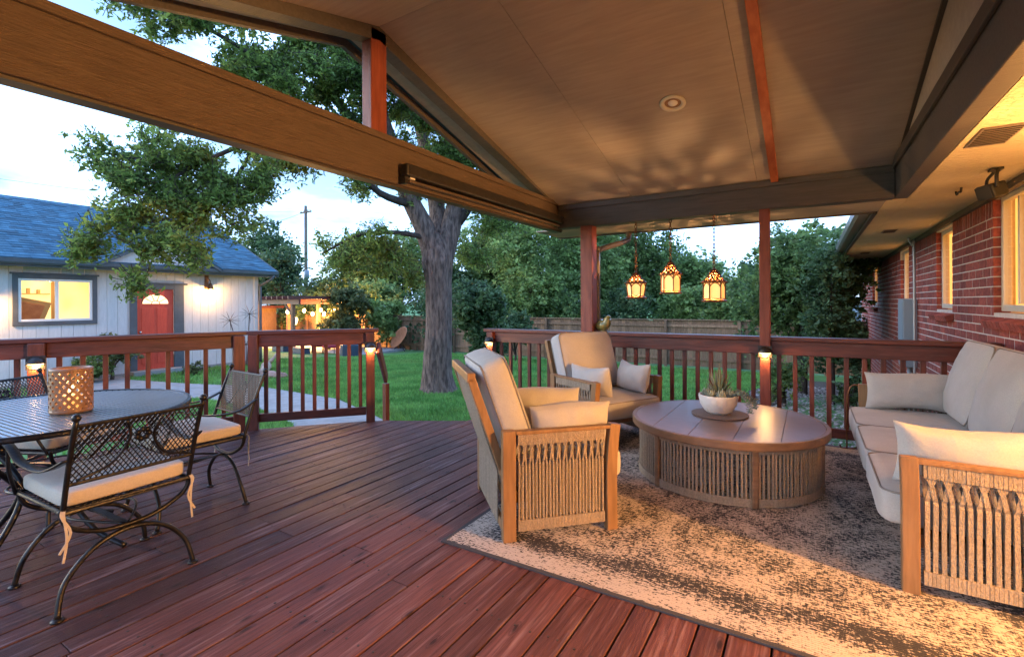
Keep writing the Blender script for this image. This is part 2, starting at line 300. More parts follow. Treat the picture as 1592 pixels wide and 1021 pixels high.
class MB:
    def __init__(s): s.v = []; s.f = []
    def add(s, V, Fc):
        k = len(s.v); s.v += [tuple(p) for p in V]; s.f += [tuple(i + k for i in q) for q in Fc]; return s
    def box(s, c, d, rz=0, m=None):
        x, y, z = d[0] / 2, d[1] / 2, d[2] / 2
        V = [Vector((a * x, b * y, e * z)) for e in (-1, 1) for a, b in ((-1, -1), (1, -1), (1, 1), (-1, 1))]
        R = m if m is not None else Matrix.Rotation(rz, 3, 'Z')
        V = [R @ p + Vector(c) for p in V]
        return s.add(V, [(3, 2, 1, 0), (4, 5, 6, 7), (0, 1, 5, 4), (1, 2, 6, 5), (2, 3, 7, 6), (3, 0, 4, 7)])
    def bb(s, a, b): return s.box([(a[i] + b[i]) / 2 for i in range(3)], [abs(b[i] - a[i]) for i in range(3)])
    def bar(s, a, b, w, h, up=(0, 0, 1)):
        a, b = Vector(a), Vector(b); y = (b - a); Ln = y.length; y.normalize(); up = Vector(up)
        x = y.cross(up)
        if x.length < 1e-4: x = y.cross(Vector((1, 0, 0)))
        x.normalize(); z = x.cross(y); R = Matrix((x, y, z)).transposed()
        return s.box((a + b) / 2, (w, Ln, h), m=R)
    def ribbon(s, P, w, h, side):      # flat strap of width w along `side`
        P = [Vector(p) for p in P]; sd = Vector(side).normalized(); V = []; n = len(P)
        for i, p in enumerate(P):
            t = (P[min(i + 1, n - 1)] - P[max(i - 1, 0)]).normalized(); nr = t.cross(sd).normalized(); s2 = nr.cross(t).normalized()
            V += [p + s2 * w / 2 + nr * h / 2, p - s2 * w / 2 + nr * h / 2, p - s2 * w / 2 - nr * h / 2, p + s2 * w / 2 - nr * h / 2]
        Fc = [(3, 2, 1, 0), tuple(4 * (n - 1) + j for j in range(4))]
        for i in range(n - 1):
            for j in range(4): Fc.append((4 * i + j, 4 * i + (j + 1) % 4, 4 * i + 4 + (j + 1) % 4, 4 * i + 4 + j))
        return s.add(V, Fc)
    def tube(s, P, r, n=8, closed=False):
        P = [Vector(p) for p in P]; N = len(P); R = r if hasattr(r, '__len__') else [r] * N
        t0 = (P[1] - P[0]).normalized(); u = t0.orthogonal().normalized(); V = []
        for i in range(N):
            if closed: t = (P[(i + 1) % N] - P[i - 1]).normalized()
            else: t = (P[min(i + 1, N - 1)] - P[max(i - 1, 0)]).normalized()
            u = (u - t * u.dot(t)); u = u.normalized() if u.length > 1e-6 else t.orthogonal().normalized(); w = t.cross(u)
            for k in range(n):
                a = 2 * math.pi * k / n; V.append(P[i] + (u * math.cos(a) + w * math.sin(a)) * R[i])
        Fc = []
        for i in range(N if closed else N - 1):
            j = (i + 1) % N
            for k in range(n): Fc.append((i * n + k, i * n + (k + 1) % n, j * n + (k + 1) % n, j * n + k))
        if not closed: Fc += [tuple(range(n - 1, -1, -1)), tuple((N - 1) * n + k for k in range(n))]
        return s.add(V, Fc)
    def lathe(s, prof, n=24, c=(0, 0, 0), cap=True, m=None):
        V = []; N = len(prof)
        for r, z in prof:
            for k in range(n):
                a = 2 * math.pi * k / n; p = Vector((r * math.cos(a), r * math.sin(a), z))
                V.append((m @ p if m is not None else p) + Vector(c))
        Fc = [(i * n + k, i * n + (k + 1) % n, (i + 1) * n + (k + 1) % n, (i + 1) * n + k) for i in range(N - 1) for k in range(n)]
        if cap: Fc += [tuple(range(n - 1, -1, -1)), tuple((N - 1) * n + k for k in range(n))]
        return s.add(V, Fc)
    def prism(s, poly, z0, z1):        # poly: xy list, ccw
        n = len(poly); V = [(x, y, z0) for x, y in poly] + [(x, y, z1) for x, y in poly]
        return s.add(V, [tuple(range(n - 1, -1, -1)), tuple(range(n, 2 * n))] + [(i, (i + 1) % n, n + (i + 1) % n, n + i) for i in range(n)])
    def poly3(s, A, B):                # two matching loops -> solid
        n = len(A); return s.add(list(A) + list(B), [tuple(range(n - 1, -1, -1)), tuple(range(n, 2 * n))] + [(i, (i + 1) % n, n + (i + 1) % n, n + i) for i in range(n)])
    def build(s, name, m, parent=None, smooth=False, bevel=0, seg=2):
        me = bpy.data.meshes.new(name); me.from_pydata(s.v, [], s.f); me.update()
        if smooth: me.polygons.foreach_set('use_smooth', [True] * len(me.polygons))
        me.materials.append(MATS[m]); o = bpy.data.objects.new(name, me); COL.objects.link(o)
        if parent is not None: o.parent = parent
        if bevel:
            md = o.modifiers.new('bevel', 'BEVEL'); md.width = bevel; md.segments = seg; md.limit_method = 'ANGLE'
        return o

def npmesh(name, V, k, m, parent=None, smooth=False):    # V: (n,k,3) loose polygons
    n = len(V); me = bpy.data.meshes.new(name); me.vertices.add(n * k); me.vertices.foreach_set('co', np.ascontiguousarray(V, dtype=np.float32).ravel())
    me.loops.add(n * k); me.loops.foreach_set('vertex_index', np.arange(n * k, dtype=np.int32)); me.polygons.add(n)
    me.polygons.foreach_set('loop_start', np.arange(0, n * k, k, dtype=np.int32)); me.polygons.foreach_set('loop_total', np.full(n, k, dtype=np.int32))
    me.update(calc_edges=True); me.materials.append(MATS[m]); o = bpy.data.objects.new(name, me); COL.objects.link(o)
    if parent is not None: o.parent = parent
    return o

def tag(o, label=None, cat=None, group=None, kind=None):
    if label: o['label'] = label
    if cat: o['category'] = cat
    if group: o['group'] = group
    if kind: o['kind'] = kind
    return o
def thing(name, loc, rz=0, label=None, cat=None, group=None):
    o = bpy.data.objects.new(name, None); COL.objects.link(o); o.location = loc; o.rotation_euler = (0, 0, rz); o.empty_display_size = .1
    return tag(o, label, cat, group)
def copy_tree(o, parent=None):
    c = o.copy(); COL.objects.link(c); c.parent = parent
    for ch in list(o.children): copy_tree(ch, c)
    return c
def plight(name, loc, e, r=.03, col=(1, .56, .22), parent=None):
    l = bpy.data.lights.new(name, 'POINT'); l.energy = e; l.shadow_soft_size = r; l.color = col
    o = bpy.data.objects.new(name, l); COL.objects.link(o); o.location = loc
    if parent is not None: o.parent = parent
    return o

# ================================================================== GROUND
def sst(a, b, x):
    t = np.clip((x - a) / (b - a), 0, 1); return t * t * (3 - 2 * t)
def gz(x, y): return -.45 - .55 * sst(6.5, 17.0, y) + 0 * x
def grid_sheet(name, x0, x1, y0, y1, nx, ny, m, dz=0.0, jit=0):
    xs = np.linspace(x0, x1, nx); ys = np.linspace(y0, y1, ny); b = MB()
    for y in ys:
        for x in xs: b.v.append((x, y, float(gz(x, y)) + dz + (random.uniform(-jit, jit) if jit else 0)))
    for j in range(ny - 1):
        for i in range(nx - 1):
            k = j * nx + i; b.f.append((k, k + 1, k + nx + 1, k + nx))
    return b.build(name, m, smooth=True)
# one sheet, finer rows where the ground falls away
_b = MB(); _ys = [-600, -60] + list(np.linspace(-10, 30, 60)) + [60, 200, 900]; _xs = [-900, -200, -60] + list(np.linspace(-40, 20, 30)) + [60, 200, 900]
for y in _ys:
    for x in _xs: _b.v.append((x, y, float(gz(x, y))))
for j in range(len(_ys) - 1):
    for i in range(len(_xs) - 1):
        k = j * len(_xs) + i; _b.f.append((k, k + 1, k + len(_xs) + 1, k + len(_xs)))
tag(_b.build('lawn', 'turf', smooth=True), 'mown green lawn stretching from the deck to the fence', 'lawn', kind='structure')

PATH = [(-14.0, 4.9), (-13.2, 4.75), (-11.5, 5.15), (-9.6, 5.75), (-7.2, 5.7), (-5.4, 5.05), (-4.05, 4.35), (-3.45, 3.9), (-4.2, 3.2), (-5.1, 3.6), (-6.3, 4.2),
        (-7.6, 4.5), (-9.3, 4.5), (-11.0, 3.9), (-12.6, 3.4), (-14.0, 3.4)]
def inpoly(x, y, P):
    c = np.zeros(np.shape(x), bool); n = len(P)
    for i in range(n):
        (x1, y1), (x2, y2) = P[i], P[i - 1]
        c ^= ((y1 > y) != (y2 > y)) & (x < (x2 - x1) * (y - y1) / (y2 - y1 + 1e-12) + x1)
    return c
tag(MB().prism(PATH[::-1], -.50, -.425).build('path', 'concrete', bevel=.01), 'pale concrete path curving from garage door to deck steps', 'path', kind='structure')
BED = [(-.45, 5.3), (1.26, 5.3), (1.26, 16), (-.3, 16), (-1.2, 12), (-.9, 9.2), (-.25, 7.4)]
_bed = MB()
for i in range(len(BED)): pass
_bed.add([(x, y, float(gz(x, y)) + .02) for x, y in BED], [tuple(range(len(BED)))])
tag(_bed.build('garden_bed', 'soil'), 'dark mulched garden bed along the brick house', 'garden bed', kind='structure')
n = 5200
cx_ = RNG.uniform(-1.1, 1.24, n * 2); cy_ = 5.3 + RNG.random(n * 2) ** 1.6 * 9; ok = inpoly(cx_, cy_, BED); cx_, cy_ = cx_[ok], cy_[ok]; n = len(cx_)
a = RNG.uniform(0, 6.28, n); l = RNG.uniform(.012, .045, n); w = RNG.uniform(.008, .02, n); base = np.stack([cx_, cy_, gz(cx_, cy_) + RNG.uniform(.025, .05, n)], 1)
u = np.stack([np.cos(a), np.sin(a), RNG.uniform(-.4, .4, n)], 1); v = np.stack([-np.sin(a), np.cos(a), RNG.uniform(-.4, .4, n)], 1)
tag(npmesh('wood_chips', np.stack([base - u * l[:, None], base - v * w[:, None], base + u * l[:, None], base + v * w[:, None]], 1), 4, 'chips'),
    'pale wood chips and gravel strewn over the garden bed', 'wood chips', kind='stuff')

# grass blades
def blades(n, x0, x1, y0, y1, h0, h1, near=1.0):
    x = RNG.uniform(x0, x1, n); y = y0 + RNG.random(n) ** near * (y1 - y0)
    ok = ~inpoly(x, y, PATH) & ~inpoly(x, y, BED) & ~((y < 5.3) & (x > -3.1)) & ~((x > -5.4) & (y < 2.2)) & ~((x > -4.9) & (x - (-4.85) > (y - 2.5) * .95))
    x, y = x[ok], y[ok]; n = len(x); z = gz(x, y); a = RNG.uniform(0, 6.28, n); h = RNG.uniform(h0, h1, n); w = RNG.uniform(.004, .009, n) * (1 + .08 * y)
    p = np.stack([x, y, z], 1); s = np.stack([np.cos(a), np.sin(a), 0 * a], 1) * w[:, None]; ln = RNG.normal(0, .5, (n, 2)) * h[:, None]
    return np.stack([p - s, p + s, p + np.stack([ln[:, 0], ln[:, 1], h], 1)], 1)
G = np.concatenate([blades(150000, -10, -1.0, 3, 9.5, .03, .075), blades(110000, -15, 0, 8, 17, .04, .09), blades(40000, -14, -5, 2.0, 8.5, .03, .08)])
tag(npmesh('grass', G, 3, 'grass_blade'), 'short green grass of the mown lawn', 'grass', kind='stuff')

# ================================================================== DECK
def yend(x):
    if x < -4.85: return 2.76 + (x + 4.85) * (1.66 / .65)
    if x < -4.05: return 2.76 + (x + 4.85) * (.92 / .80)
    if x < -3.12: return 3.68 + (x + 4.05) * (.53 / .93)
    return 5.13
deck = tag(bpy.data.objects.new('deck', None), 'red-brown stained wooden deck of wide and narrow boards', 'deck', kind='structure'); COL.objects.link(deck)
x = 1.245; k = 0; Y0 = -2.2; screws = MB()
while x > -6.3:
    wd = .140 if k % 2 else .097; x1 = x - wd
    ya, yb = yend(x1), yend(x)
    lowm = 'deck_dark' if (x + x1) / 2 < -2.28 else 'deck_stain'  # board rows farther from the house take the darker board colour
    cuts = [Y0]; y = Y0 + random.uniform(.4, 4.6)
    while y < min(ya, yb) - 1.0: cuts.append(y); y += 4.88
    for i, c in enumerate(cuts):
        if i + 1 < len(cuts): e0 = e1 = cuts[i + 1] - .003
        else: e0, e1 = ya, yb
        if min(e0, e1) < c + .05: continue
        dz = random.uniform(-.0018, .0012); cx, cy = (x + x1) / 2, (c + max(e0, e1)) / 2
        b = MB().prism([(x1 - cx, c - cy), (x - cx, c - cy), (x - cx, e1 - cy), (x1 - cx, e0 - cy)], -.036, dz)
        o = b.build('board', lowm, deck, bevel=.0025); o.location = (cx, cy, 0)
        sy = math.ceil((c + .05) / .406) * .406
        while sy < min(e0, e1) - .04:
            for fx in ((.25, .75) if wd > .12 else (.3, .7)): screws.lathe([(.0052, .0), (.0052, .0022)], 6, (x1 + wd * fx, sy + random.uniform(-.01, .01), 0))
            sy += .406
    x = x1 - .0085; k += 1
tag(screws.build('screw_heads', 'trim_dark', deck), kind='stuff')
# joists and rim boards under the boards
DKP = [(1.245, -2.2), (1.245, 5.12), (-3.12, 5.12), (-3.12, 4.18), (-4.05, 3.66), (-4.85, 2.74), (-5.5, 1.08), (-6.2, -.7), (-6.2, -2.2)]
MB().prism(DKP, -.44, -.062).build('under_deck', 'trim_dark', deck)
rb = MB()
for (p, q) in zip(DKP[1:-2], DKP[2:-1]):
    d = (Vector(q) - Vector(p)).normalized(); nrm = Vector((d.y, -d.x)) * .02
    rb = MB().bar((p[0] + nrm.x, p[1] + nrm.y, -.165), (q[0] + nrm.x, q[1] + nrm.y, -.165), .036, .25); rb.build('rim_board', 'rail_flat', deck, bevel=.004)
# steps down from the opening
st = thing('deck_steps', (-3.62, 4.0, -.45), math.atan2(.53, .93), 'two wooden steps leading from deck opening to lawn', 'steps')
for i, (zz, dd) in enumerate(((.29, .16), (.14, .45))):
    MB().box((0, dd + .02, zz), (1.05, .29, .036)).build('tread', 'rail_flat', st, bevel=.005)
    MB().box((0, dd - .10, zz - .085), (1.04, .03, .13)).build('riser', 'rail_flat', st, bevel=.003)

# ================================================================== RAILINGS
def railing(p, q, zt, name, label, posts, pitch=.13, zb=.07, capw=.14, ext=(0, 0), skip=()):
    """posts: list of (t metres along, width, top z)"""
    p, q = Vector((p[0], p[1], 0)), Vector((q[0], q[1], 0)); Ln = (q - p).length; d = (q - p).normalized(); rz = math.atan2(d.y, d.x)
    t = thing(name, p, rz, label, 'railing')
    MB().bb((-ext[0], -.05, zt - .038), (Ln + ext[1], capw - .05, zt)).build('cap_rail', 'rail_flat', t, bevel=.006)
    xs = [0] + [a for a, _, _ in posts] + [Ln]
    edges = sorted([(a - w / 2, a + w / 2) for a, w, _ in posts]); cur = 0; spans = []
    for a, b in edges:
        if a > cur + .02: spans.append((cur, a))
        cur = max(cur, b)
    if cur < Ln - .02: spans.append((cur, Ln))
    for a, b in spans:
        MB().bb((a + .001, -.019, zt - .040 - .125), (b - .001, .019, zt - .040)).build('top_rail', 'rail_flat', t, bevel=.004)
        MB().bb((a + .001, -.019, zb), (b - .001, .019, zb + .085)).build('bottom_rail', 'rail_flat', t, bevel=.004)
        n = max(1, round((b - a) / pitch)); me = None
        for i in range(n):
            cx = a + (i + .5) * (b - a) / n
            if me is None:
                o = MB().bb((-.0185, .020, zb + .01), (.0185, .057, zt - .05)).build('baluster', 'rail_stain', t, bevel=.003); me = o
            else:
                o = me.copy(); COL.objects.link(o); o.parent = t
            o.location = (cx, 0, 0)
    for a, w, z1 in posts:
        MB().bb((a - w / 2, -w / 2 - .028, -.45), (a + w / 2, w / 2 - .028, z1)).build('post', 'post_stain' if z1 > 1.2 else 'rail_stain', t, bevel=.006)
    return t
far_r = railing((-3.5, 5.10), (1.235, 5.10), .945, 'deck_railing', 'long red-brown railing carrying the bird, ending at the brick house', [(.05, .09, .905), (1.38, .14, 2.128), (3.14, .088, 2.128)], ext=(.06, 0))
gate_r = railing((-4.85, 2.76), (-4.05, 3.68), 1.0, 'deck_railing', 'short angled railing section beside the deck steps', [(.045, .09, .961), (1.18, .09, .961)], pitch=.118, ext=(.02, .05))
left_r = railing((-6.15, -.56), (-4.87, 2.73), 1.0, 'deck_railing', 'railing beside the metal dining set, facing the garage', [(2.02, .105, .961), (3.47, .10, .958), (.05, .09, .961)], pitch=.145, ext=(0, .03))
# stair handrail beside gate post
hr = thing('stair_handrail', (-4.05, 3.68, -.45), 0, 'short dark handrail sloping down from the angled railing post', 'handrail')
_a, _b = atD(588, 540, 5.22) - hr.location, atD(600, 588, 5.9) - hr.location
MB().bar(_a, _b, .045, .13).build('rail', 'rail_flat', hr, bevel=.012)
MB().bar((_b.x, _b.y, 0), (_b.x - .002, _b.y, _b.z - .06), .06, .06, (1, 0, 0)).build('post', 'rail_stain', hr, bevel=.004)

# ================================================================== PATIO COVER
YR, ZR = 2.336, 3.165; YF, YN = 5.06, -.39; ZE = 2.395
pc = thing('patio_cover', (0, 0, 0), 0, 'gabled patio roof with tan panel ceiling and painted beams', 'patio cover')
MB().bb((-2.60, -.53, 2.12), (-2.50, 5.20, 2.44)).build('tie_beam', 'beam_paint', pc, bevel=.006)
MB().bb((-2.502, -.53, 2.395), (-2.48, 5.058, 2.44)).build('beam_trim', 'beam_paint', pc, bevel=.004)
MB().bb((-2.515, -.53, 2.105), (-2.60, 5.20, 2.118)).build('beam_underside', 'trim_dark', pc)
MB().bb((-2.498, 5.06, 2.13), (.60, 5.20, 2.39)).build('beam', 'beam_dark', pc, bevel=.006)
MB().bb((-2.478, 5.040, 2.335), (.598, 5.058, 2.392)).build('beam_trim', 'beam_dark', pc, bevel=.004)
MB().bb((-2.498, -.53, 2.13), (.60, -.39, 2.39)).build('beam', 'beam_dark', pc, bevel=.006)
MB().bb((.602, -.53, 2.133), (.70, 5.20, 2.44)).build('beam', 'beam_dark', pc, bevel=.006)
MB().bb((.580, -.388, 2.36), (.600, 5.036, 2.44)).build('beam_trim', 'trim_dark', pc, bevel=.004)
MB().bb((-2.59, 2.26, 2.442), (-2.50, 2.40, 3.138)).build('king_post', 'post_stain', pc, bevel=.005)
for s, ye in ((1, YF), (-1, YN)):
    # sloping rake boards on the gable
    A = [(-2.60, YR + s * .0, ZR - .001), (-2.60, ye, ZE), (-2.60, ye, ZE - .02), (-2.60, YR, ZR - .095)]
    MB().poly3([Vector(p) for p in A], [Vector(p) + Vector((.10, 0, 0)) for p in A]).build('rake_board', 'beam_dark', pc)
    # ceiling panels, 1.2 m wide, tiny recessed joints
    xs = [-2.80, -1.62, -.42, .62]
    for i in range(3):
        xa, xb = xs[i] + .0015, xs[i + 1] - .0015; sl_ = (ZR - ZE) / (YR - ye); y1 = YR + s * .0015
        A = [Vector((xa, y1, ZR)), Vector((xb, y1, ZR)), Vector((xb, ye - .0, ZE)), Vector((xa, ye, ZE))]
        MB().poly3(A, [p + Vector((0, 0, .02)) for p in A]).build('ceiling_panel', 'ceiling_paint', pc)
    yo = ye + s * .75; zo = ZE - .75 * abs((ZR - ZE) / (YR - ye))
    A = [Vector((-2.86, YR, ZR + .03)), Vector((.9, YR, ZR + .03)), Vector((.9, yo, zo + .03)), Vector((-2.86, yo, zo + .03))]
    MB().poly3(A, [p + Vector((0, 0, .10)) for p in A]).build('roof', 'shingle', pc)
    A = [Vector((-2.90, YR, ZR - .03)), Vector((-2.90, yo, zo - .02)), Vector((-2.90, yo, zo + .13)), Vector((-2.90, YR, ZR + .13))]
    MB().poly3(A, [p + Vector((.036, 0, 0)) for p in A]).build('fascia', 'beam_dark', pc)
    # gable infill above the beam by the house
    A = [Vector((.625, YR, 2.44)), Vector((.625, ye, 2.44)), Vector((.625, ye, ZE + .05)), Vector((.625, YR, ZR))]
    MB().poly3(A, [p + Vector((.02, 0, 0)) for p in A]).build('gable_panel', 'ceiling_paint', pc)
    A = [Vector((.60, YR, ZR - .004)), Vector((.60, ye, ZE + .02)), Vector((.60, ye, ZE - .002)), Vector((.60, YR, ZR - .035))]
    MB().poly3(A, [p + Vector((.024, 0, 0)) for p in A]).build('corner_trim', 'trim_dark', pc)
MB().bb((-2.86, 5.202, 2.135), (.558, 5.82, 2.15)).build('soffit', 'ceiling_paint', pc)
MB().bb((-2.86, 5.822, 2.12), (.518, 5.85, 2.30)).build('fascia', 'beam_dark', pc)
MB().bb((-2.86, -1.2, 2.135), (.54, -.53, 2.15)).build('soffit', 'ceiling_paint', pc)
# sloping strip under the ceiling
v0, v1 = Vector((-.275, YF - .02, ZE - .012)), Vector((-.275, YR, ZR - .022))
MB().bar(v0, v1, .062, .038).build('ceiling_strip', 'strip_stain', pc, bevel=.003)
v0, v1 = Vector((-.275, YN, ZE - .012)), Vector((-.275, YR, ZR - .022))
MB().bar(v0, v1, .062, .038).build('ceiling_strip', 'strip_stain', pc, bevel=.003)
# gutter downspout elbow at the corner
ds = thing('downspout', (-2.02, 5.25, -.45), 0, 'grey downspout elbow behind the thick corner post', 'downspout')
MB().tube(catmull([(.12, .55, 2.60), (.12, .55, 2.50), (.08, .45, 2.45), (-.02, .12, 2.36), (-.055, -.02, 2.30), (-.06, -.03, 2.15), (-.06, -.03, .02)], 4), .035, 8).build('pipe', 'gutter_brown', ds, smooth=True)
# recessed can light
cl = onZ(1046, 160, 2.70); zz = ZR - (cl.y - YR) * (ZR - ZE) / (YF - YR)
dd = ray(1046, 160); kk = (ZR + YR * (ZR - ZE) / (YF - YR) - CAM_H) / (dd.z + dd.y * (ZR - ZE) / (YF - YR)); pt = Vector((0, 0, CAM_H)) + dd * kk
can = thing('recessed_light', pt, 0, 'round recessed ceiling light, switched off', 'ceiling light'); can.rotation_euler = (-math.atan((ZR - ZE) / (YF - YR)), 0, 0)
MB().lathe([(.060, -.002), (.092, -.002), (.095, -.010), (.075, -.014), (.064, -.010), (.060, -.002)], 32, cap=False).build('trim_ring', 'window_frame', can, smooth=True)
MB().lathe([(.0, -.002), (.059, -.0025)], 24, cap=False).build('reflector', 'lantern_ceramic', can)
MB().lathe([(.001, -.014), (.028, -.012), (.036, -.003)], 20, cap=False).build('bulb', 'white_frame', can, smooth=True)
# roller shade cassette on tie beam
rs = thing('roller_shade', (-2.49, 0, 0), 0, 'black roller shade cassette mounted along the tie beam', 'roller shade')
MB().bb((.012, 2.50, 2.175), (.085, 5.03, 2.262)).build('housing', 'black_metal', rs, bevel=.012)
MB().bb((.010, 2.56, 2.140), (.05, 5.0, 2.160)).build('bottom_bar', 'beam_paint', rs, bevel=.004)
MB().bb((.014, 2.50, 2.120), (.06, 2.53, 2.172)).build('bracket', 'black_metal', rs)
MB().bb((.014, 2.56, 2.163), (.055, 2.61, 2.174)).build('clip', 'white_plain', rs)

# ================================================================== BRICK HOUSE
XW = 1.25
WINS = [(.95, 2.90, -.05, 2.05), (3.55, 5.33, 1.185, 2.09), (6.65, 7.38, 1.185, 2.06), (9.25, 10.0, 1.185, 2.06), (13.2, 14.2, 1.185, 2.06)]
YB0, YB1, ZB0, ZB1 = -3.0, 17.2, -1.0, 2.13
hs = thing('brick_house', (XW, 0, 0), 0, 'single storey red brick house with lit windows beside the deck', 'house')
core = MB(); y = YB0
for (a, b, c, d) in WINS:
    core.bb((.0022, y, ZB0), (.25, a - .012, ZB1)); core.bb((.0022, a - .012, ZB0), (.25, b + .012, c - .012)); core.bb((.0022, a - .012, d), (.25, b + .012, ZB1)); y = b + .012
core.bb((.0022, y, ZB0), (.25, YB1, ZB1))
wall = core.build('wall', 'mortar', hs)
bricks = []
CP, BL = .079, .212; nrow = int((1.93 - ZB0) / CP)
def free(y0, y1, z0, z1):
    """clip a brick to the wall outside the windows"""
    out = [(y0, y1)]
    for a, b, c, d in WINS:
        if z1 <= c - .001 or z0 >= d + .001: continue
        nx = []
        for p, q in out:
            if q <= a or p >= b: nx.append((p, q)); continue
            if p < a - .004: nx.append((p, a))
            if q > b + .004: nx.append((b, q))
        out = nx
    return out
for r in range(nrow + 1):
    z0 = 1.93 - (r + 1) * CP + .010; z1 = 1.93 - r * CP; off = (r % 2) * BL / 2
    n0 = int(YB0 / BL) - 1
    for i in range(n0, int(YB1 / BL) + 1):
        p, q = i * BL + off, (i + 1) * BL + off - .015
        if p < YB0 or q > YB1: continue
        for (a, b) in free(p, q, z0, z1):
            if b - a > .004: bricks.append((a, b, z0, z1))
y = YB0
while y < YB1 - .1:       # soldier course under the soffit
    for (a, b) in free(y, y + .066, 1.945, 2.07):
        if b - a > .03: bricks.append((a, b, 1.94, 2.075))
    y += .079
def size_key(b): return (b[0] + b[1]) / 2 if (b[0] > 4.45 and b[3] > .35) else 99
bricks.sort(key=size_key); meshes = {}
rest = MB()
for i, (a, b, c, d) in enumerate(bricks):
    if i < 300:
        kx = (round(b - a, 3), round(d - c, 3))
        if kx not in meshes:
            o = MB().box((.05, 0, 0), (.10, kx[0], kx[1])).build('brick', 'brick', wall, bevel=.0015, seg=1); meshes[kx] = o
        else:
            s0 = meshes[kx]; o = s0.copy(); COL.objects.link(o); o.parent = wall
        o.location = (random.uniform(-.0014, .0008), (a + b) / 2, (c + d) / 2)
    else: rest.box((.05 + random.uniform(-.0014, .0008), (a + b) / 2, (c + d) / 2), (.10, b - a, d - c))
tag(rest.build('brick_field', 'brick', wall), kind='stuff')
for (a, b, c, d) in WINS[1:]:
    # sloping rowlock sill
    n = max(3, int((b - a + .12) / .079)); sw = (b - a + .12) / n
    sm = None
    w_ = MB(); w_.bb((.045, a, c), (.10, a + .045, d)); w_.bb((.045, b - .045, c), (.10, b, d)); w_.bb((.045, a + .045, c), (.10, b - .045, c + .05)); w_.bb((.045, a + .045, d - .04), (.10, b - .045, d))
    fr = w_.build('window', 'window_frame', hs, bevel=.006)
    if b - a > 1: MB().bb((.05, (a + b) / 2 - .03, c + .06), (.095, (a + b) / 2 + .03, d - .05)).build('mullion', 'window_frame', fr, bevel=.004)
    if b - a > 1: MB().bb((.05, b - .38, c + .06), (.09, b - .35, d - .05)).build('mullion', 'window_frame', fr, bevel=.004)
    MB().add([(.06, a + .04, c + .045), (.06, b - .04, c + .045), (.06, b - .04, d - .035), (.06, a + .04, d - .035)], [(3, 2, 1, 0)]).build('pane', 'glass', fr)
    # pleated curtain behind the glass
    cb = MB(); N_ = int((b - a) / .012); pts = [(.135 + .022 * math.sin(j * .75) + .01 * math.sin(j * .31), a + .01 + j * (b - a - .02) / N_) for j in range(N_ + 1)]
    for j, (xx, yy) in enumerate(pts): cb.v += [(xx, yy, c), (xx, yy, d)]
    for j in range(N_): cb.f.append((2 * j, 2 * j + 2, 2 * j + 3, 2 * j + 1))
    cb.build('curtain', 'curtain_glow', fr, smooth=True)
    for i in range(n):
        yc = a - .06 + (i + .5) * sw
        if sm is None:
            A = [Vector((-.075, 0, c - .075)), Vector((.10, 0, c - .018)), Vector((.10, 0, c - .085)), Vector((.0, 0, c - .12)), Vector((-.055, 0, c - .135))]
            hw = sw / 2 - .004
            sm = MB().poly3([p - Vector((0, hw, 0)) for p in A], [p + Vector((0, hw, 0)) for p in A]).build('sill_brick', 'brick', fr, bevel=.003, seg=1)
            o = sm
        else:
            o = sm.copy(); COL.objects.link(o); o.parent = fr
        o.location = (0, yc, 0)
MB().bb((-.03, YB0, 2.075), (.012, YB1, 2.128)).build('frieze_board', 'beam_paint', hs, bevel=.004)
MB().bb((.70 - XW, YB0, 2.131), (.30, YB1 + .4, 2.15)).build('soffit', 'soffit_stucco', hs)
MB().bb((.56 - XW, 5.203, 2.131), (.698 - XW, YB1 + .4, 2.15)).build('soffit', 'soffit_stucco', hs)
MB().bb((.52 - XW, 5.86, 2.12), (.558 - XW, YB1 + .4, 2.30)).build('fascia', 'trim_dark', hs, bevel=.004)
g = MB(); prof = [(.515, 2.27), (.40, 2.27), (.39, 2.25), (.40, 2.18), (.43, 2.155), (.515, 2.155)]
A = [Vector((a - XW, 5.87, b)) for a, b in prof]; g.poly3(A, [p + Vector((0, YB1 + .4 - 5.87, 0)) for p in A]).build('gutter', 'gutter_grey', hs)
A = [Vector((.45 - XW, 5.9, 2.31)), Vector((4.5, 5.9, 4.0)), Vector((4.5, 5.9, 4.1)), Vector((.45 - XW, 5.9, 2.40))]
MB().poly3(A, [p + Vector((0, 12, 0)) for p in A]).build('roof', 'shingle', hs)
A = [Vector((.72 - XW, YB0, 2.46)), Vector((4.5, YB0, 4.0)), Vector((4.5, YB0, 4.1)), Vector((.72 - XW, YB0, 2.56))]
MB().poly3(A, [p + Vector((0, 8.88, 0)) for p in A]).build('roof', 'shingle', hs)
MB().bb((.30, YB0 - .02, ZB0), (5.0, -.2, 2.14)).build('inner_wall', 'room_paint', hs)
MB().bb((.30, 3.3, ZB0), (5.0, YB1, 2.14)).build('inner_wall', 'room_paint', hs)
MB().bb((4.2, -.199, ZB0), (5.0, 3.299, 2.6)).build('inner_wall', 'room_paint', hs)
MB().bb((.251, -.199, ZB0), (4.199, 3.299, .0)).build('room_floor', 'table_wood', hs)
MB().bb((.251, -.199, 2.36), (4.199, 3.299, 2.42)).build('room_ceiling', 'room_paint', hs)
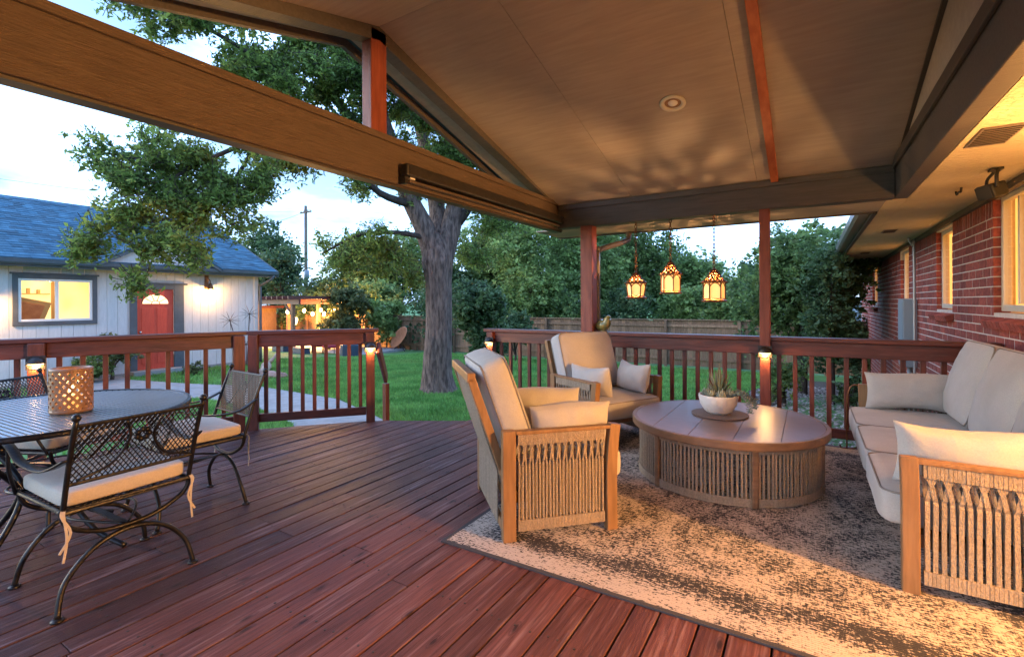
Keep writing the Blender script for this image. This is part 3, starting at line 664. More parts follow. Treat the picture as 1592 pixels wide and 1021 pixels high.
for i, (xx, yy, w, l_) in enumerate(((.82, 3.47, .17, .36), (.83, 7.5, .14, .30), (.83, 10.6, .14, .30), (.83, 13.2, .14, .30))):
    vt = MB().bb((xx - w / 2 - XW, yy - l_ / 2, 2.124), (xx + w / 2 - XW, yy + l_ / 2, 2.1308)).build('soffit_vent', 'gutter_brown', hs, bevel=.002)
    for j in range(9):
        MB().bb((xx - w / 2 + .012 - XW, yy - l_ / 2 + .02 + j * (l_ - .04) / 9, 2.1195), (xx + w / 2 - .012 - XW, yy - l_ / 2 + .03 + j * (l_ - .04) / 9, 2.1235)).build('louver', 'trim_dark', vt)
hk = MB(); hk.tube(catmull([(.98 - XW, 4.92, 2.129), (.98 - XW, 4.94, 2.10), (.98 - XW, 5.0, 2.11), (.98 - XW, 5.06, 2.10), (.98 - XW, 5.08, 2.129)], 5), .008, 6); hk.build('hook', 'black_metal', hs, smooth=True)
mb_ = thing('meter_box', (XW - .16, 8.55, 0), 0, 'tall grey electric meter box on the brick wall', 'meter box')
MB().bb((0, 0, .35), (.157, .42, 1.30)).build('cabinet', 'grey_box', mb_, bevel=.01)
MB().bb((-.006, .03, .4), (-.001, .39, 1.26)).build('cover', 'grey_box', mb_, bevel=.003)
MB().tube([(.10, .2, .35), (.10, .2, -.5)], .03, 8).build('conduit', 'conduit', mb_, smooth=True)
MB().tube(catmull([(.11, -.1, -.45), (.11, -.1, 1.9), (.09, -.1, 2.02), (.06, -.08, 2.10), (.06, -.08, 2.13)], 5), .016, 8).build('conduit', 'conduit', mb_, smooth=True)
tap = thing('garden_tap', (XW, 7.3, .35), 0, 'small metal garden tap low on the brick wall', 'tap')
MB().tube(catmull([(0, 0, 0), (-.07, 0, 0), (-.11, 0, -.02), (-.12, 0, -.07)], 4), .014, 8).build('spout', 'silver', tap, smooth=True)
MB().lathe([(.004, 0), (.03, .002), (.03, .012), (.004, .014)], 12, (-.07, 0, .03)).build('handle', 'silver', tap, smooth=True)
# outdoor speaker under the soffit
sp = thing('outdoor_speaker', (1.03, 4.33, 2.13), 0, 'small black outdoor speaker hung under the soffit', 'speaker')
R = Matrix.Rotation(rad(25), 3, 'Z') @ Matrix.Rotation(rad(-16), 3, 'Y')
MB().box((-.02, .0, -.145), (.095, .13, .095), m=R).build('cabinet', 'speaker_black', sp, bevel=.012)
MB().box(Vector((-.02, 0, -.145)) + R @ Vector((-.0495, 0, 0)), (.006, .115, .08), m=R).build('grille', 'speaker_black', sp, bevel=.002)
MB().tube(catmull([(-.02, -.10, -.14), (-.02, -.10, -.06), (-.0, -.05, -.02), (.0, 0, 0), (-.0, .05, -.02), (-.02, .10, -.06), (-.02, .10, -.14)], 4), .010, 6).build('bracket', 'speaker_black', sp, smooth=True)
MB().bb((-.03, -.04, -.016), (.03, .04, -.001)).build('mount', 'black_metal', sp)
# glass patio door beyond the picture's edge, with the lit living room behind it
DRY0, DRY1, DRZ = .95, 2.90, 2.05
pd = thing('patio_door', (XW, 0, 0), 0, 'cream framed glass patio door standing open to the deck', 'door')
f = MB(); f.bb((.05, DRY0, .0), (.13, DRY0 + .06, DRZ)); f.bb((.05, DRY1 - .06, 0), (.13, DRY1, DRZ)); f.bb((.05, DRY0 + .06, DRZ - .06), (.13, DRY1 - .06, DRZ)); f.build('frame', 'window_frame', pd, bevel=.005)
MB().bb((.05, DRY0 + .06, -.03), (.16, DRY1 - .06, .02)).build('threshold', 'gutter_grey', pd, bevel=.004)
f = MB(); f.bb((.14, DRY0 + .06, .02), (.175, DRY0 + .13, DRZ - .06)); f.bb((.14, DRY0 + .42, .02), (.175, DRY0 + .49, DRZ - .06)); f.bb((.14, DRY0 + .13, .02), (.175, DRY0 + .42, .10)); f.bb((.14, DRY0 + .13, DRZ - .13), (.175, DRY0 + .42, DRZ - .06))
lf = f.build('door_leaf', 'window_frame', pd, bevel=.004)
MB().add([(.157, DRY0 + .13, .10), (.157, DRY0 + .42, .10), (.157, DRY0 + .42, DRZ - .13), (.157, DRY0 + .13, DRZ - .13)], [(0, 1, 2, 3)]).build('pane', 'glass', lf)
wl = thing('wall_lamp', (XW, 3.16, 1.48), 0, 'small bronze wall lamp lit between patio door and wide window', 'wall lamp')
MB().bb((-.02, -.05, -.08), (-.001, .05, .08)).build('back_plate', 'bronze', wl, bevel=.004)
MB().tube(catmull([(-.02, 0, 0), (-.07, 0, -.03), (-.10, 0, .0)], 4), .009, 6).build('arm', 'bronze', wl, smooth=True)
MB().lathe([(.01, .0), (.05, .02), (.09, .09), (.105, .185), (.100, .185), (.085, .09), (.045, .03), (.01, .012)], 24, (-.125, 0, 0), cap=False).build('bowl', 'bronze', wl, smooth=True)
MB().lathe([(.004, .02), (.03, .04), (.034, .08), (.018, .12), (.004, .13)], 14, (-.125, 0, 0)).build('bulb', 'bulb', wl, smooth=True)
plight('wall_lamp_light', (-.125, 0, .165), 14, .025, (1, .50, .14), wl)
pn = thing('pendant_lamp', (3.15, 1.95, 1.50), 0, 'round glowing pendant lamp inside the lit living room', 'pendant lamp')
MB().lathe([(.01, -.13), (.09, -.10), (.14, -.02), (.13, .07), (.06, .13), (.02, .14)], 20).build('globe', 'bulb', pn, smooth=True)
MB().tube([(0, 0, .14), (0, 0, .86)], .006, 6).build('cord', 'black_metal', pn)
plight('pendant_light', (-.22, 0, -.02), 320, .11, (1, .47, .135), pn)

# ================================================================== SOFT GOODS
def smooth_noise(p, s): return math.sin(p.x * s + 1.3) * math.cos(p.y * s * 1.1 + .4) * math.sin(p.z * s * .9 + 2.1)
def cushion(w, d, h, e1=.30, e2=.22, crown=.10, wr=.004, n=40, mrow=20):
    """rounded box with a crowned top and slight wrinkles, centred"""
    b = MB(); sg = lambda x, e: math.copysign(abs(x) ** e, x); ph = random.uniform(0, 9)
    for j in range(mrow + 1):
        t = -math.pi / 2 + math.pi * j / mrow
        for i in range(n):
            a = 2 * math.pi * i / n; c = sg(math.cos(t), e1)
            x, y, z = w / 2 * c * sg(math.cos(a), e2), d / 2 * c * sg(math.sin(a), e2), h / 2 * sg(math.sin(t), e1)
            cr = (1 - (2 * x / w) ** 2) * (1 - (2 * y / d) ** 2); z += crown * h * cr * (1 if z > 0 else -1)
            q = Vector((x, y, z)); k = 1 + wr * (math.sin(x * 38 + ph) * math.sin(y * 31 + z * 55 + ph) + .8 * math.sin(y * 70 + x * 25 + ph * 2)) / max(h, .05) * .5
            b.v.append((x * (1 + (k - 1) * .4), y * (1 + (k - 1) * .4), z * k))
    for j in range(mrow):
        for i in range(n): b.f.append((j * n + i, j * n + (i + 1) % n, (j + 1) * n + (i + 1) % n, (j + 1) * n + i))
    return b
def cushion_piping(w, d, z, r=.005):
    cr = min(w, d) * .09; P = []
    for sx, sy, a0 in ((1, 1, 0), (-1, 1, 90), (-1, -1, 180), (1, -1, 270)):
        for k in range(6):
            a = rad(a0 + 18 * k); P.append((sx * (w / 2 - cr) + cr * math.cos(a), sy * (d / 2 - cr) + cr * math.sin(a), z))
    return MB().tube(P, r, 6, closed=True)
def pillow(w, h, t, n=26):
    """knife-edge pillow standing in x (width) and z (height), thickness along y, centred"""
    b = MB(); ph = random.uniform(0, 9)
    for s in (1, -1):
        k0 = len(b.v)
        for j in range(n + 1):
            for i in range(n + 1):
                u, v = -1 + 2 * i / n, -1 + 2 * j / n
                th = t / 2 * max(0, (1 - u * u) * (1 - v * v)) ** .42
                x = w / 2 * u * (1 - .07 * (1 - v * v) ** 1.0 * (abs(u) ** 3)); z = h / 2 * v * (1 - .10 * (1 - u * u) * abs(v) ** 3)
                edge = (1 - (1 - abs(u)) ** .5)
                th *= 1 + .10 * math.sin(7 * v + 5 * u + ph) * edge + .05 * math.sin(13 * u + ph) * abs(v)
                z += .012 * math.sin(2.6 * u + ph) * abs(v)
                b.v.append((x, s * th, z))
        for j in range(n):
            for i in range(n):
                q = (k0 + j * (n + 1) + i, k0 + j * (n + 1) + i + 1, k0 + (j + 1) * (n + 1) + i + 1, k0 + (j + 1) * (n + 1) + i)
                b.f.append(q if s < 0 else q[::-1])
    return b

# ================================================================== ROPE AND TEAK SEATING
AH = .585
def seating(name, w, dep, nc, loc, rz, label, cat, group=None, pitch=.0185, sw=.0120):
    t = thing(name, loc, rz, label, cat, group); hw = w / 2; yf, yr = dep / 2, -dep / 2
    for s in (-1, 1):
        xx = s * (hw - .028)
        f = MB(); q_ = .5 if nc == 1 else .12; pts = [(xx, yf - .035, 0), (xx, yf - .035 - .006 * q_, .2), (xx, yf - .035, .38), (xx, yf - .035 + .02 * q_, .50), (xx, yf - .035 + .042 * q_, AH)]
        f.ribbon(catmull(pts, 3), .062, .052, (0, 1, 0)); f.build('leg', 'teak', t, bevel=.004)
        MB().bb((xx - .026, yr, 0), (xx + .026, yr + .072, AH)).build('leg', 'teak', t, bevel=.005)
        MB().bb((xx - .024, yr + .073, AH - .024), (xx + .024, yf - .033, AH - .004)).build('arm_rail', 'teak', t, bevel=.004)
        ys0, ys1 = yr + .085, yf - .078; n = int((ys1 - ys0) / pitch)
        wr = MB()
        for i in range(n * 2):
            yy = ys0 + (i + .5) * (ys1 - ys0) / (n * 2); ww = (ys1 - ys0) / (n * 2) * .92
            wr.box((xx, yy, .078), (.036 + random.uniform(0, .004), ww, .058)); wr.box((xx, yy, AH - .052), (.034 + random.uniform(0, .004), ww, .056))
        tag(wr.build('rope_wrap', 'rope', t), kind='stuff')
        for i in range(n):
            yy = ys0 + (i + .5) * (ys1 - ys0) / n; pp = (ys1 - ys0) / n
            for lay, sg in ((.010 * s, 1 if i % 2 else -1), (-.010 * s, -1 if i % 2 else 1)):
                yt = yy + sg * pp * .95; j1 = random.uniform(-.0015, .0015)
                yt = min(max(yt, ys0), ys1); x0 = xx + lay * (1 if i % 2 else .8)
                P = [(x0, yy + j1 + sg * .001, .10), (x0, yy + j1, .25), (x0 * 1, yy - j1, .395), (xx + lay * .3, yy, .405), (x0, yy + sg * pp * .12, .42), (x0, (yy + yt) / 2, .475), (x0, yt, AH - .075)]
                if lay < 0 and i % 2 == 0 and False: continue
                MB().ribbon(P, sw * .80, .0065, (0, 1, 0)).build('strap', 'rope', t)
    # back: lower panel and raked rest
    yb = yr + .012
    MB().bb((-hw + .058, yb - .012, .05), (hw - .058, yb + .012, .10)).build('back_rail', 'teak', t, bevel=.004)
    MB().bb((-hw + .058, yb - .012, .33), (hw - .058, yb + .012, .37)).build('back_rail', 'teak', t, bevel=.004)
    zt, yt = .862, yr - .155
    for s in (-1, 1): MB().bar((s * (hw - .085), yr + .06, .24), (s * (hw - .085), yt, zt), .042, .045, (0, 1, 0)).build('back_post', 'teak', t, bevel=.005)
    MB().bar((-hw + .064, yt, zt + .004), (hw - .064, yt, zt + .004), .045, .05).build('top_rail', 'teak', t, bevel=.006)
    n = int((w - .2) / .026)
    for i in range(n):
        xx = -hw + .115 + (i + .5) * (w - .23) / n
        MB().ribbon([(xx, yb - .016, .06), (xx, yb - .017, .2), (xx, yb - .016, .36)], .017, .006, (1, 0, 0)).build('strap', 'rope', t)
        MB().ribbon([(xx, yr + .045 - .02, .26), (xx, (yr + yt) / 2 + .0, .56), (xx, yt - .01, zt)], .017, .006, (1, 0, 0)).build('strap', 'rope', t)
    MB().bb((-hw + .056, yr + .03, .185), (hw - .056, yf - .07, .245)).build('seat_frame', 'teak', t, bevel=.004)
    cw = (w - .125) / nc
    for i in range(nc):
        xc = -hw + .0625 + (i + .5) * cw; o = cushion(cw - .006, dep + .03, .165, e1=.26, e2=.17, crown=.07).build('seat_cushion', 'fabric', t, smooth=True); o.location = (xc, .055, .335)
        p = cushion_piping(cw - .03, dep + .005, .067).build('piping', 'piping', o, smooth=True)
        c = cushion(cw - .004, .56, .17 if nc == 1 else .19, e1=.32, e2=.19, crown=.18 if nc == 1 else .30, wr=.0045).build('back_cushion', 'fabric', t, smooth=True)
        c.location = (xc, yr + (.052 if nc == 1 else .085), .690); c.rotation_euler = (rad(109 if nc == 1 else 106), 0, 0)
        p = cushion_piping(cw - .03, .535, .070 if nc == 1 else .078).build('piping', 'piping', c, smooth=True)
        p = cushion_piping(cw - .03, .535, -.070 if nc == 1 else -.078).build('piping', 'piping', c, smooth=True)
    return t
def place_pillow(seat, lx, ly, tilt, turn, w, h, label, group):  # stands on the seat against an arm
    o = pillow(w, h, .175).build('throw_pillow', 'fabric', None, smooth=True)
    M = Matrix.Translation(seat.location) @ Matrix.Rotation(seat.rotation_euler.z, 4, 'Z')
    o.matrix_world = M @ Matrix.Translation((lx, ly, .425 + h / 2)) @ Matrix.Rotation(rad(90) + turn, 4, 'Z') @ Matrix.Rotation(tilt, 4, 'X')
    return tag(o, label, 'pillow', group)
A1 = rad(-44.4)
ch1 = seating('armchair', .80, .66, 1, (-1.43, 2.64, .008), A1, 'woven rope armchair turned towards the coffee table on the rug corner', 'armchair', 'rope armchairs')
ch2 = seating('armchair', .80, .66, 1, (-1.655, 4.33, .008), math.atan2(-.885, -.465), 'woven rope armchair in front of the long railing below the bird', 'armchair', 'rope armchairs')
sofa = seating('sofa', 2.22, .74, 3, (.70, 3.78, .008), rad(90), 'three seat rope sofa with grey cushions along the brick wall', 'sofa', pitch=.027, sw=.0205)
G_ = 'lumbar pillows on the seating'
place_pillow(ch1, .245, .10, rad(9), rad(3), .50, .27, 'beige pillow against the rope arm panel of the armchair on the rug corner', G_)
place_pillow(ch1, -.245, .12, rad(-9), rad(-4), .48, .27, 'beige pillow against the lawn-side arm of the armchair on the rug corner', G_)
place_pillow(ch2, .245, .10, rad(10), rad(4), .48, .27, 'beige pillow leaning on the stair-side arm of the armchair below the bird', G_)
place_pillow(ch2, -.245, .12, rad(-12), rad(-12), .48, .27, 'grey pillow against the table-side arm of the armchair below the bird', G_)
place_pillow(sofa, -.945, .10, rad(-9), rad(0), .56, .29, 'long pillow at the sofa end with the wide strap panel', G_)
place_pillow(sofa, .945, .06, rad(9), rad(2), .56, .29, 'long pillow at the sofa end beside the railing', G_)

# ================================================================== COFFEE TABLE, BOWL, RUG
rug = tag(MB().bb((-1.32, -1.52, 0), (1.32, 1.52, .008)).build('area_rug', 'rug_weave'), 'distressed cream and charcoal area rug under the seating', 'rug')
rug.location = (-.38, 3.52, .0015); rug.rotation_euler = (0, 0, rad(.8))
TX, TY = -.54, 3.83
ct = thing('coffee_table', (TX, TY, .0095), rad(-4), 'round coffee table with planked top and strapped drum base', 'coffee table')
RT = .655
ys = [-RT + .03, -.385, -.13, .13, .385, RT - .03]
TA = rad(94)
def chord_panel(y0, y1, R):
    P = []; N_ = 14
    for k in range(N_ + 1):
        y = y0 + (y1 - y0) * k / N_; P.append((math.sqrt(max(R * R - y * y, 0)), y))
    for k in range(N_ + 1):
        y = y1 + (y0 - y1) * k / N_; P.append((-math.sqrt(max(R * R - y * y, 0)), y))
    c, s_ = math.cos(TA), math.sin(TA)
    return [(x * c - y * s_, x * s_ + y * c) for x, y in P]
for a, b in zip(ys[:-1], ys[1:]): MB().prism(chord_panel(a + .0009, b - .0009, RT - .028), .385, .412).build('top_panel', 'table_top', ct, bevel=.0015, seg=1)
MB().lathe([(RT - .027, .360), (RT - .004, .360), (RT, .366), (RT, .408), (RT - .004, .413), (RT - .027, .413), (RT - .027, .360)], 96, cap=False).build('rim', 'table_wood', ct, smooth=False)
MB().lathe([(.0, .380), (RT - .03, .3805)], 64, cap=False).build('top_backing', 'table_top', ct)
RB = .60
for z0, z1 in ((.012, .05), (.325, .355)): MB().lathe([(RB - .018, z0), (RB - .004, z0), (RB - .004, z1), (RB - .018, z1), (RB - .018, z0)], 72, cap=False).build('base_ring', 'table_wood', ct)
wr = MB(); NS = 146
for i in range(NS * 2):
    a = 2 * math.pi * i / (NS * 2); wr.box((RB * math.cos(a), RB * math.sin(a), .034), (.022, .0132, .052), rz=a); wr.box((RB * math.cos(a), RB * math.sin(a), .340), (.020, .0132, .022), rz=a)
tag(wr.build('rope_wrap', 'rope', ct), kind='stuff')
o0 = None
for i in range(NS):
    a = 2 * math.pi * (i + random.uniform(-.12, .12)) / NS
    if o0 is None: o0 = MB().bb((-.004, -.0070, .05), (.004, .0070, .345)).build('strap', 'rope', ct); o = o0
    else: o = o0.copy(); COL.objects.link(o); o.parent = ct
    o.location = (RB * math.cos(a), RB * math.sin(a), 0); o.rotation_euler = (0, 0, a)
for i in range(6):
    a = rad(-62 + 60 * i); MB().box(((RB + .004) * math.cos(a), (RB + .004) * math.sin(a), .186), (.032, .042, .372), rz=a).build('leg', 'table_wood', ct, bevel=.008)
bx, by = -0.585, 3.913
tr = tag(MB().lathe([(.001, 0), (.195, 0), (.20, .004), (.20, .007), (.195, .009), (.001, .009)], 56, (0, 0, 0)).build('round_tray', 'tray', smooth=False), 'flat brown round tray under the succulent bowl', 'tray'); tr.location = (bx, by, .4235)
pl = thing('planter_bowl', (bx - .01, by, .4332), .3, 'whitewashed stone bowl of succulents on the coffee table', 'planter')
MB().lathe([(.001, .002), (.07, .0), (.10, .018), (.128, .055), (.140, .098), (.138, .110), (.128, .110), (.125, .098), (.001, .085)], 40).build('bowl', 'stone_bowl', pl, smooth=True)
def leaf_blade(b, base, dirv, L_, w, curl=.25, th=.006):
    d = Vector(dirv).normalized(); s = d.cross(Vector((0, 0, 1)));
    s = s.normalized() if s.length > 1e-3 else Vector((1, 0, 0)); up = s.cross(d); base = Vector(base); V = []
    for k, (t, ww) in enumerate(((0, .55), (.3, 1), (.65, .8), (1, .05))):
        c = base + d * L_ * t + up * curl * L_ * t * t; V += [c + s * w * ww / 2 + up * th * .4, c - up * th * ww, c - s * w * ww / 2 + up * th * .4, c + up * th * .2]
    Fc = [(3, 2, 1, 0), (12, 13, 14, 15)]
    for k in range(3):
        for j in range(4): Fc.append((4 * k + j, 4 * k + (j + 1) % 4, 4 * k + 4 + (j + 1) % 4, 4 * k + 4 + j))
    b.add(V, Fc)
def rosette(c, n, L0, L1, e0, e1, w, m, name='rosette', parent=None):
    b = MB()
    for i in range(n):
        a = i * 2.39996; f = i / n; el = rad(e0 + (e1 - e0) * f); l_ = L0 + (L1 - L0) * f
        leaf_blade(b, (c[0] + .01 * math.cos(a), c[1] + .01 * math.sin(a), c[2]), (math.cos(a) * math.cos(el), math.sin(a) * math.cos(el), math.sin(el)), l_ * random.uniform(.85, 1.12), w * random.uniform(.8, 1.1))
    b.build(name, m, parent)
rosette((.01, .02, .12), 46, .10, .15, 5, 86, .016, 'succulent', parent=pl)
for i in range(7):
    a = i * .9 + .3; rosette((.082 * math.cos(a), .082 * math.sin(a), .104), 20, .032, .045, 5, 80, .018, 'succulent_pale', parent=pl)
tb = MB()
for q in range(4):
    a0 = rad(-40 + q * 17); P = catmull([(.10 * math.cos(a0), .10 * math.sin(a0), .115), (.17 * math.cos(a0), .17 * math.sin(a0), .125), (.22 * math.cos(a0), .22 * math.sin(a0), .09), (.245 * math.cos(a0) + .01 * q, .245 * math.sin(a0), .035 + .015 * q)], 5)
    for i, p in enumerate(P):
        for k in range(6):
            a = random.uniform(0, 6.28); leaf_blade(tb, p, (math.cos(a), math.sin(a), random.uniform(-.3, .6)), .026, .009, .2, .003)
tb.build('trailing_stems', 'succulent_pale', pl)
pl.scale = (1.0, 1.0, 1.28)
# ceramic bird on the railing cap
bd = thing('bird_figurine', (-1.985, 5.125, .945), rad(-12), 'mustard glazed ceramic bird on the railing cap by the post', 'figurine')
bp_ = [(-.135, 0, .075, .008), (-.105, 0, .075, .013), (-.075, 0, .072, .034), (-.03, 0, .068, .060), (.02, 0, .075, .066), (.055, 0, .10, .052), (.07, 0, .135, .040), (.082, 0, .158, .030), (.098, 0, .163, .016), (.115, 0, .161, .003)]
pp = catmull([p[:3] for p in bp_], 4); rr = np.interp(np.linspace(0, 1, len(pp)), np.linspace(0, 1, len(bp_)), [p[3] for p in bp_])
MB().tube(pp, list(rr), 18).build('body', 'bird_glaze', bd, smooth=True)
MB().lathe([(.001, 0), (.04, 0), (.042, .008), (.03, .03), (.001, .04)], 16, (.01, 0, 0)).build('base', 'bird_glaze', bd, smooth=True)

# ================================================================== LANTERNS AND POST LIGHTS
def hanging_lantern(x, zb, zt, label, k, rt):
    y = 5.13; H_ = zt - zb; t = thing('hanging_lantern', (x, y, zb), rt, label, 'lantern', 'hanging lanterns under the patio beam')
    r = .098 + .004 * k; nb = 6; b0 = .028; w0 = H_ * .56
    MB().lathe([(.02, -.012), (r + .012, -.008), (r + .014, .006), (r * .8, .018), (.02, .016)], nb).build('base', 'bronze', t)
    for i in range(nb):
        a = 2 * math.pi * i / nb; c, s = math.cos(a), math.sin(a); tp = 1.0 if k != 0 else 1.12
        MB().tube([(r * c * (.86 if k == 0 else .95), r * s * (.86 if k == 0 else .95), b0 - .012), (r * c * tp * .95, r * s * tp * .95, w0)], .0065, 6).build('bar', 'bronze', t)
        a2 = 2 * math.pi * (i + 1) / nb; k0, k1 = (.80, 1.0) if k == 0 else (.90, .90)
        q = [Vector((r * k0 * c, r * k0 * s, b0)), Vector((r * k0 * math.cos(a2), r * k0 * math.sin(a2), b0)), Vector((r * k1 * math.cos(a2), r * k1 * math.sin(a2), w0 * .97)), Vector((r * k1 * c, r * k1 * s, w0 * .97))]
        MB().poly3(q, [p * .98 + Vector((0, 0, .001)) for p in q]).build('pane', 'lantern_glow', t)
        m0, m1 = q[3].lerp(q[2], .5), None        # pointed arch head over each pane
        arch = [q[3] * 1.02 + Vector((0, 0, -.045)), q[3].lerp(q[2], .16) * 1.02 + Vector((0, 0, -.018)), m0 * 1.02 + Vector((0, 0, .0)), q[2].lerp(q[3], .16) * 1.02 + Vector((0, 0, -.018)), q[2] * 1.02 + Vector((0, 0, -.045))]
        MB().tube(catmull(arch, 3), .005, 5).build('arch', 'bronze', t)
    MB().lathe([(r * 1.0, w0 - .006), (r * 1.16, w0), (r * 1.16, w0 + .012), (r * .98, w0 + .018), (r * .80, w0 + .006)], nb, cap=False).build('collar', 'bronze', t)
    # pierced dome: criss-cross wires
    dm = MB(); hd = H_ - w0 - .02
    def dome(a, f): rr_ = r * 1.02 * (1 - f) ** .62 * (1 - .22 * math.sin(f * math.pi)); return (rr_ * math.cos(a), rr_ * math.sin(a), w0 + .012 + hd * f)
    for i in range(12):
        for sg in (1, -1): dm.tube([dome(2 * math.pi * i / 12 + sg * f * 1.25, f) for f in np.linspace(0, .97, 9)], .0062, 5)
    for f in (.34, .68): dm.tube([dome(2 * math.pi * q / 24, f) for q in range(24)], .005, 5, closed=True)
    dm.build('pierced_dome', 'bronze', t, smooth=True)
    MB().lathe([(.012, H_ - .02), (.018, H_ - .01), (.008, H_ + .004), (.004, H_ + .016)], 10).build('finial', 'bronze', t, smooth=True)
    MB().lathe([(.001, b0), (.022, b0), (.022, b0 + .06), (.001, b0 + .062)], 14).build('candle', 'white_plain', t, smooth=True)
    MB().lathe([(.001, b0 + .064), (.009, b0 + .078), (.007, b0 + .095), (.001, b0 + .115)], 10).build('flame', 'flame', t, smooth=True)
    plight('lantern_light', (0, 0, w0 * 1.0), 6.0, .006, (1, .52, .2), t)
    # chain links
    top = 2.128 - zb - .002; z = H_ + .012; i = 0; cm = None
    while z < top:
        if cm is None: cm = MB().tube([(.012 * math.cos(q * math.pi / 4), 0, .023 * math.sin(q * math.pi / 4)) for q in range(8)], .0036, 5, closed=True).build('chain_link', 'bronze', t, smooth=True); o = cm
        else: o = cm.copy(); COL.objects.link(o); o.parent = t
        o.location = (0, 0, z + .018); o.rotation_euler = (0, 0, (i % 2) * rad(90) + .5); z += .038; i += 1
hanging_lantern(-1.60, 1.318, 1.60, 'bronze hanging lantern with flared panes, beside the thick corner post', 0, .3)
hanging_lantern(-1.235, 1.365, 1.70, 'tall domed bronze lantern hanging between two others', 1, .0)
hanging_lantern(-.812, 1.279, 1.605, 'bronze lantern with square panes, beside the thin post', 2, .25)

def post_light(loc, rz, label, e=5.0):
    t = thing('post_light', loc, rz, label, 'post light', 'half-round lights on the railing posts')   # +y faces outwards from the post
    b = MB(); N_ = 16                      # half dome hood
    for j in range(7):
        f = j / 6 * math.pi / 2
        for i in range(N_ + 1):
            a = math.pi * i / N_; b.v.append((.058 * math.cos(a) * math.cos(f), .055 * math.sin(a) * math.cos(f), .058 * math.sin(f)))
    for j in range(6):
        for i in range(N_): b.f.append((j * (N_ + 1) + i, j * (N_ + 1) + i + 1, (j + 1) * (N_ + 1) + i + 1, (j + 1) * (N_ + 1) + i))
    b.build('hood', 'black_metal', t, smooth=True)
    MB().bb((-.06, -.0, -.05), (.06, .004, .062)).build('back_plate', 'black_metal', t, bevel=.004)
    MB().prism([(.048 * math.cos(math.pi * i / 12), .006 + .040 * math.sin(math.pi * i / 12)) for i in range(13)], -.008, .004).build('lens', 'lens', t)
    MB().tube([(.056 * math.cos(math.pi + math.pi * i / 14), .030, .042 * math.sin(math.pi + math.pi * i / 14)) for i in range(15)], .0035, 5).build('guard', 'black_metal', t, smooth=True)
    plight('post_light_bulb', (0, .030, -.022), e, .018, (1, .52, .19), t)
def on_rail(r, along, off=-.075): return r.location + Matrix.Rotation(r.rotation_euler.z, 3, 'Z') @ Vector((along, off, 0))
p = on_rail(far_r, 3.14, -.0735); post_light((p.x, p.y, .80), rad(180), 'lit half-round light on the thin post by the shrub', 2.2)
p = on_rail(far_r, .05, -.0745); post_light((p.x, p.y, .78), rad(180), 'lit half-round light on the railing end post across the step opening', 1.8)
p = on_rail(gate_r, 1.18, -.0745); post_light((p.x, p.y, .80), gate_r.rotation_euler.z + rad(180), 'lit half-round light on the angled railing post by the steps', 3)
p = on_rail(left_r, 2.02, -.082); post_light((p.x, p.y, .80), left_r.rotation_euler.z + rad(180), 'lit half-round light on the railing post behind the dining table', 2.2)

# ================================================================== DINING SET
def mesh_panel(b, w, h, m, pitch, wd=.0022):
    """diamond wire mesh in local xy rectangle, mapped by m"""
    n = int((w + h) / pitch)
    for s in (1, -1):
        for i in range(-n, n):
            c = i * pitch; pts = []
            # line y = s*x*1.5 + c clipped to rectangle
            k = 1.5 * s; cand = []
            for x in (-w / 2, w / 2):
                y = k * x + c
                if -h / 2 <= y <= h / 2: cand.append((x, y))
            for y in (-h / 2, h / 2):
                x = (y - c) / k
                if -w / 2 < x < w / 2: cand.append((x, y))
            if len(cand) >= 2:
                p, q = Vector((*cand[0], 0)), Vector((*cand[1], 0))
                if (p - q).length > .004:
                    d = (q - p).normalized(); sd = Vector((-d.y, d.x, 0)) * wd / 2 * 1.4; up = Vector((0, 0, wd / 2))
                    V = [p - sd + up, q - sd + up, q + sd + up, p + sd + up, p - sd - up, q - sd - up, q + sd - up, p + sd - up]
                    b.add([m @ v for v in V], [(0, 1, 2, 3), (7, 6, 5, 4), (0, 4, 5, 1), (2, 6, 7, 3)])
    return b
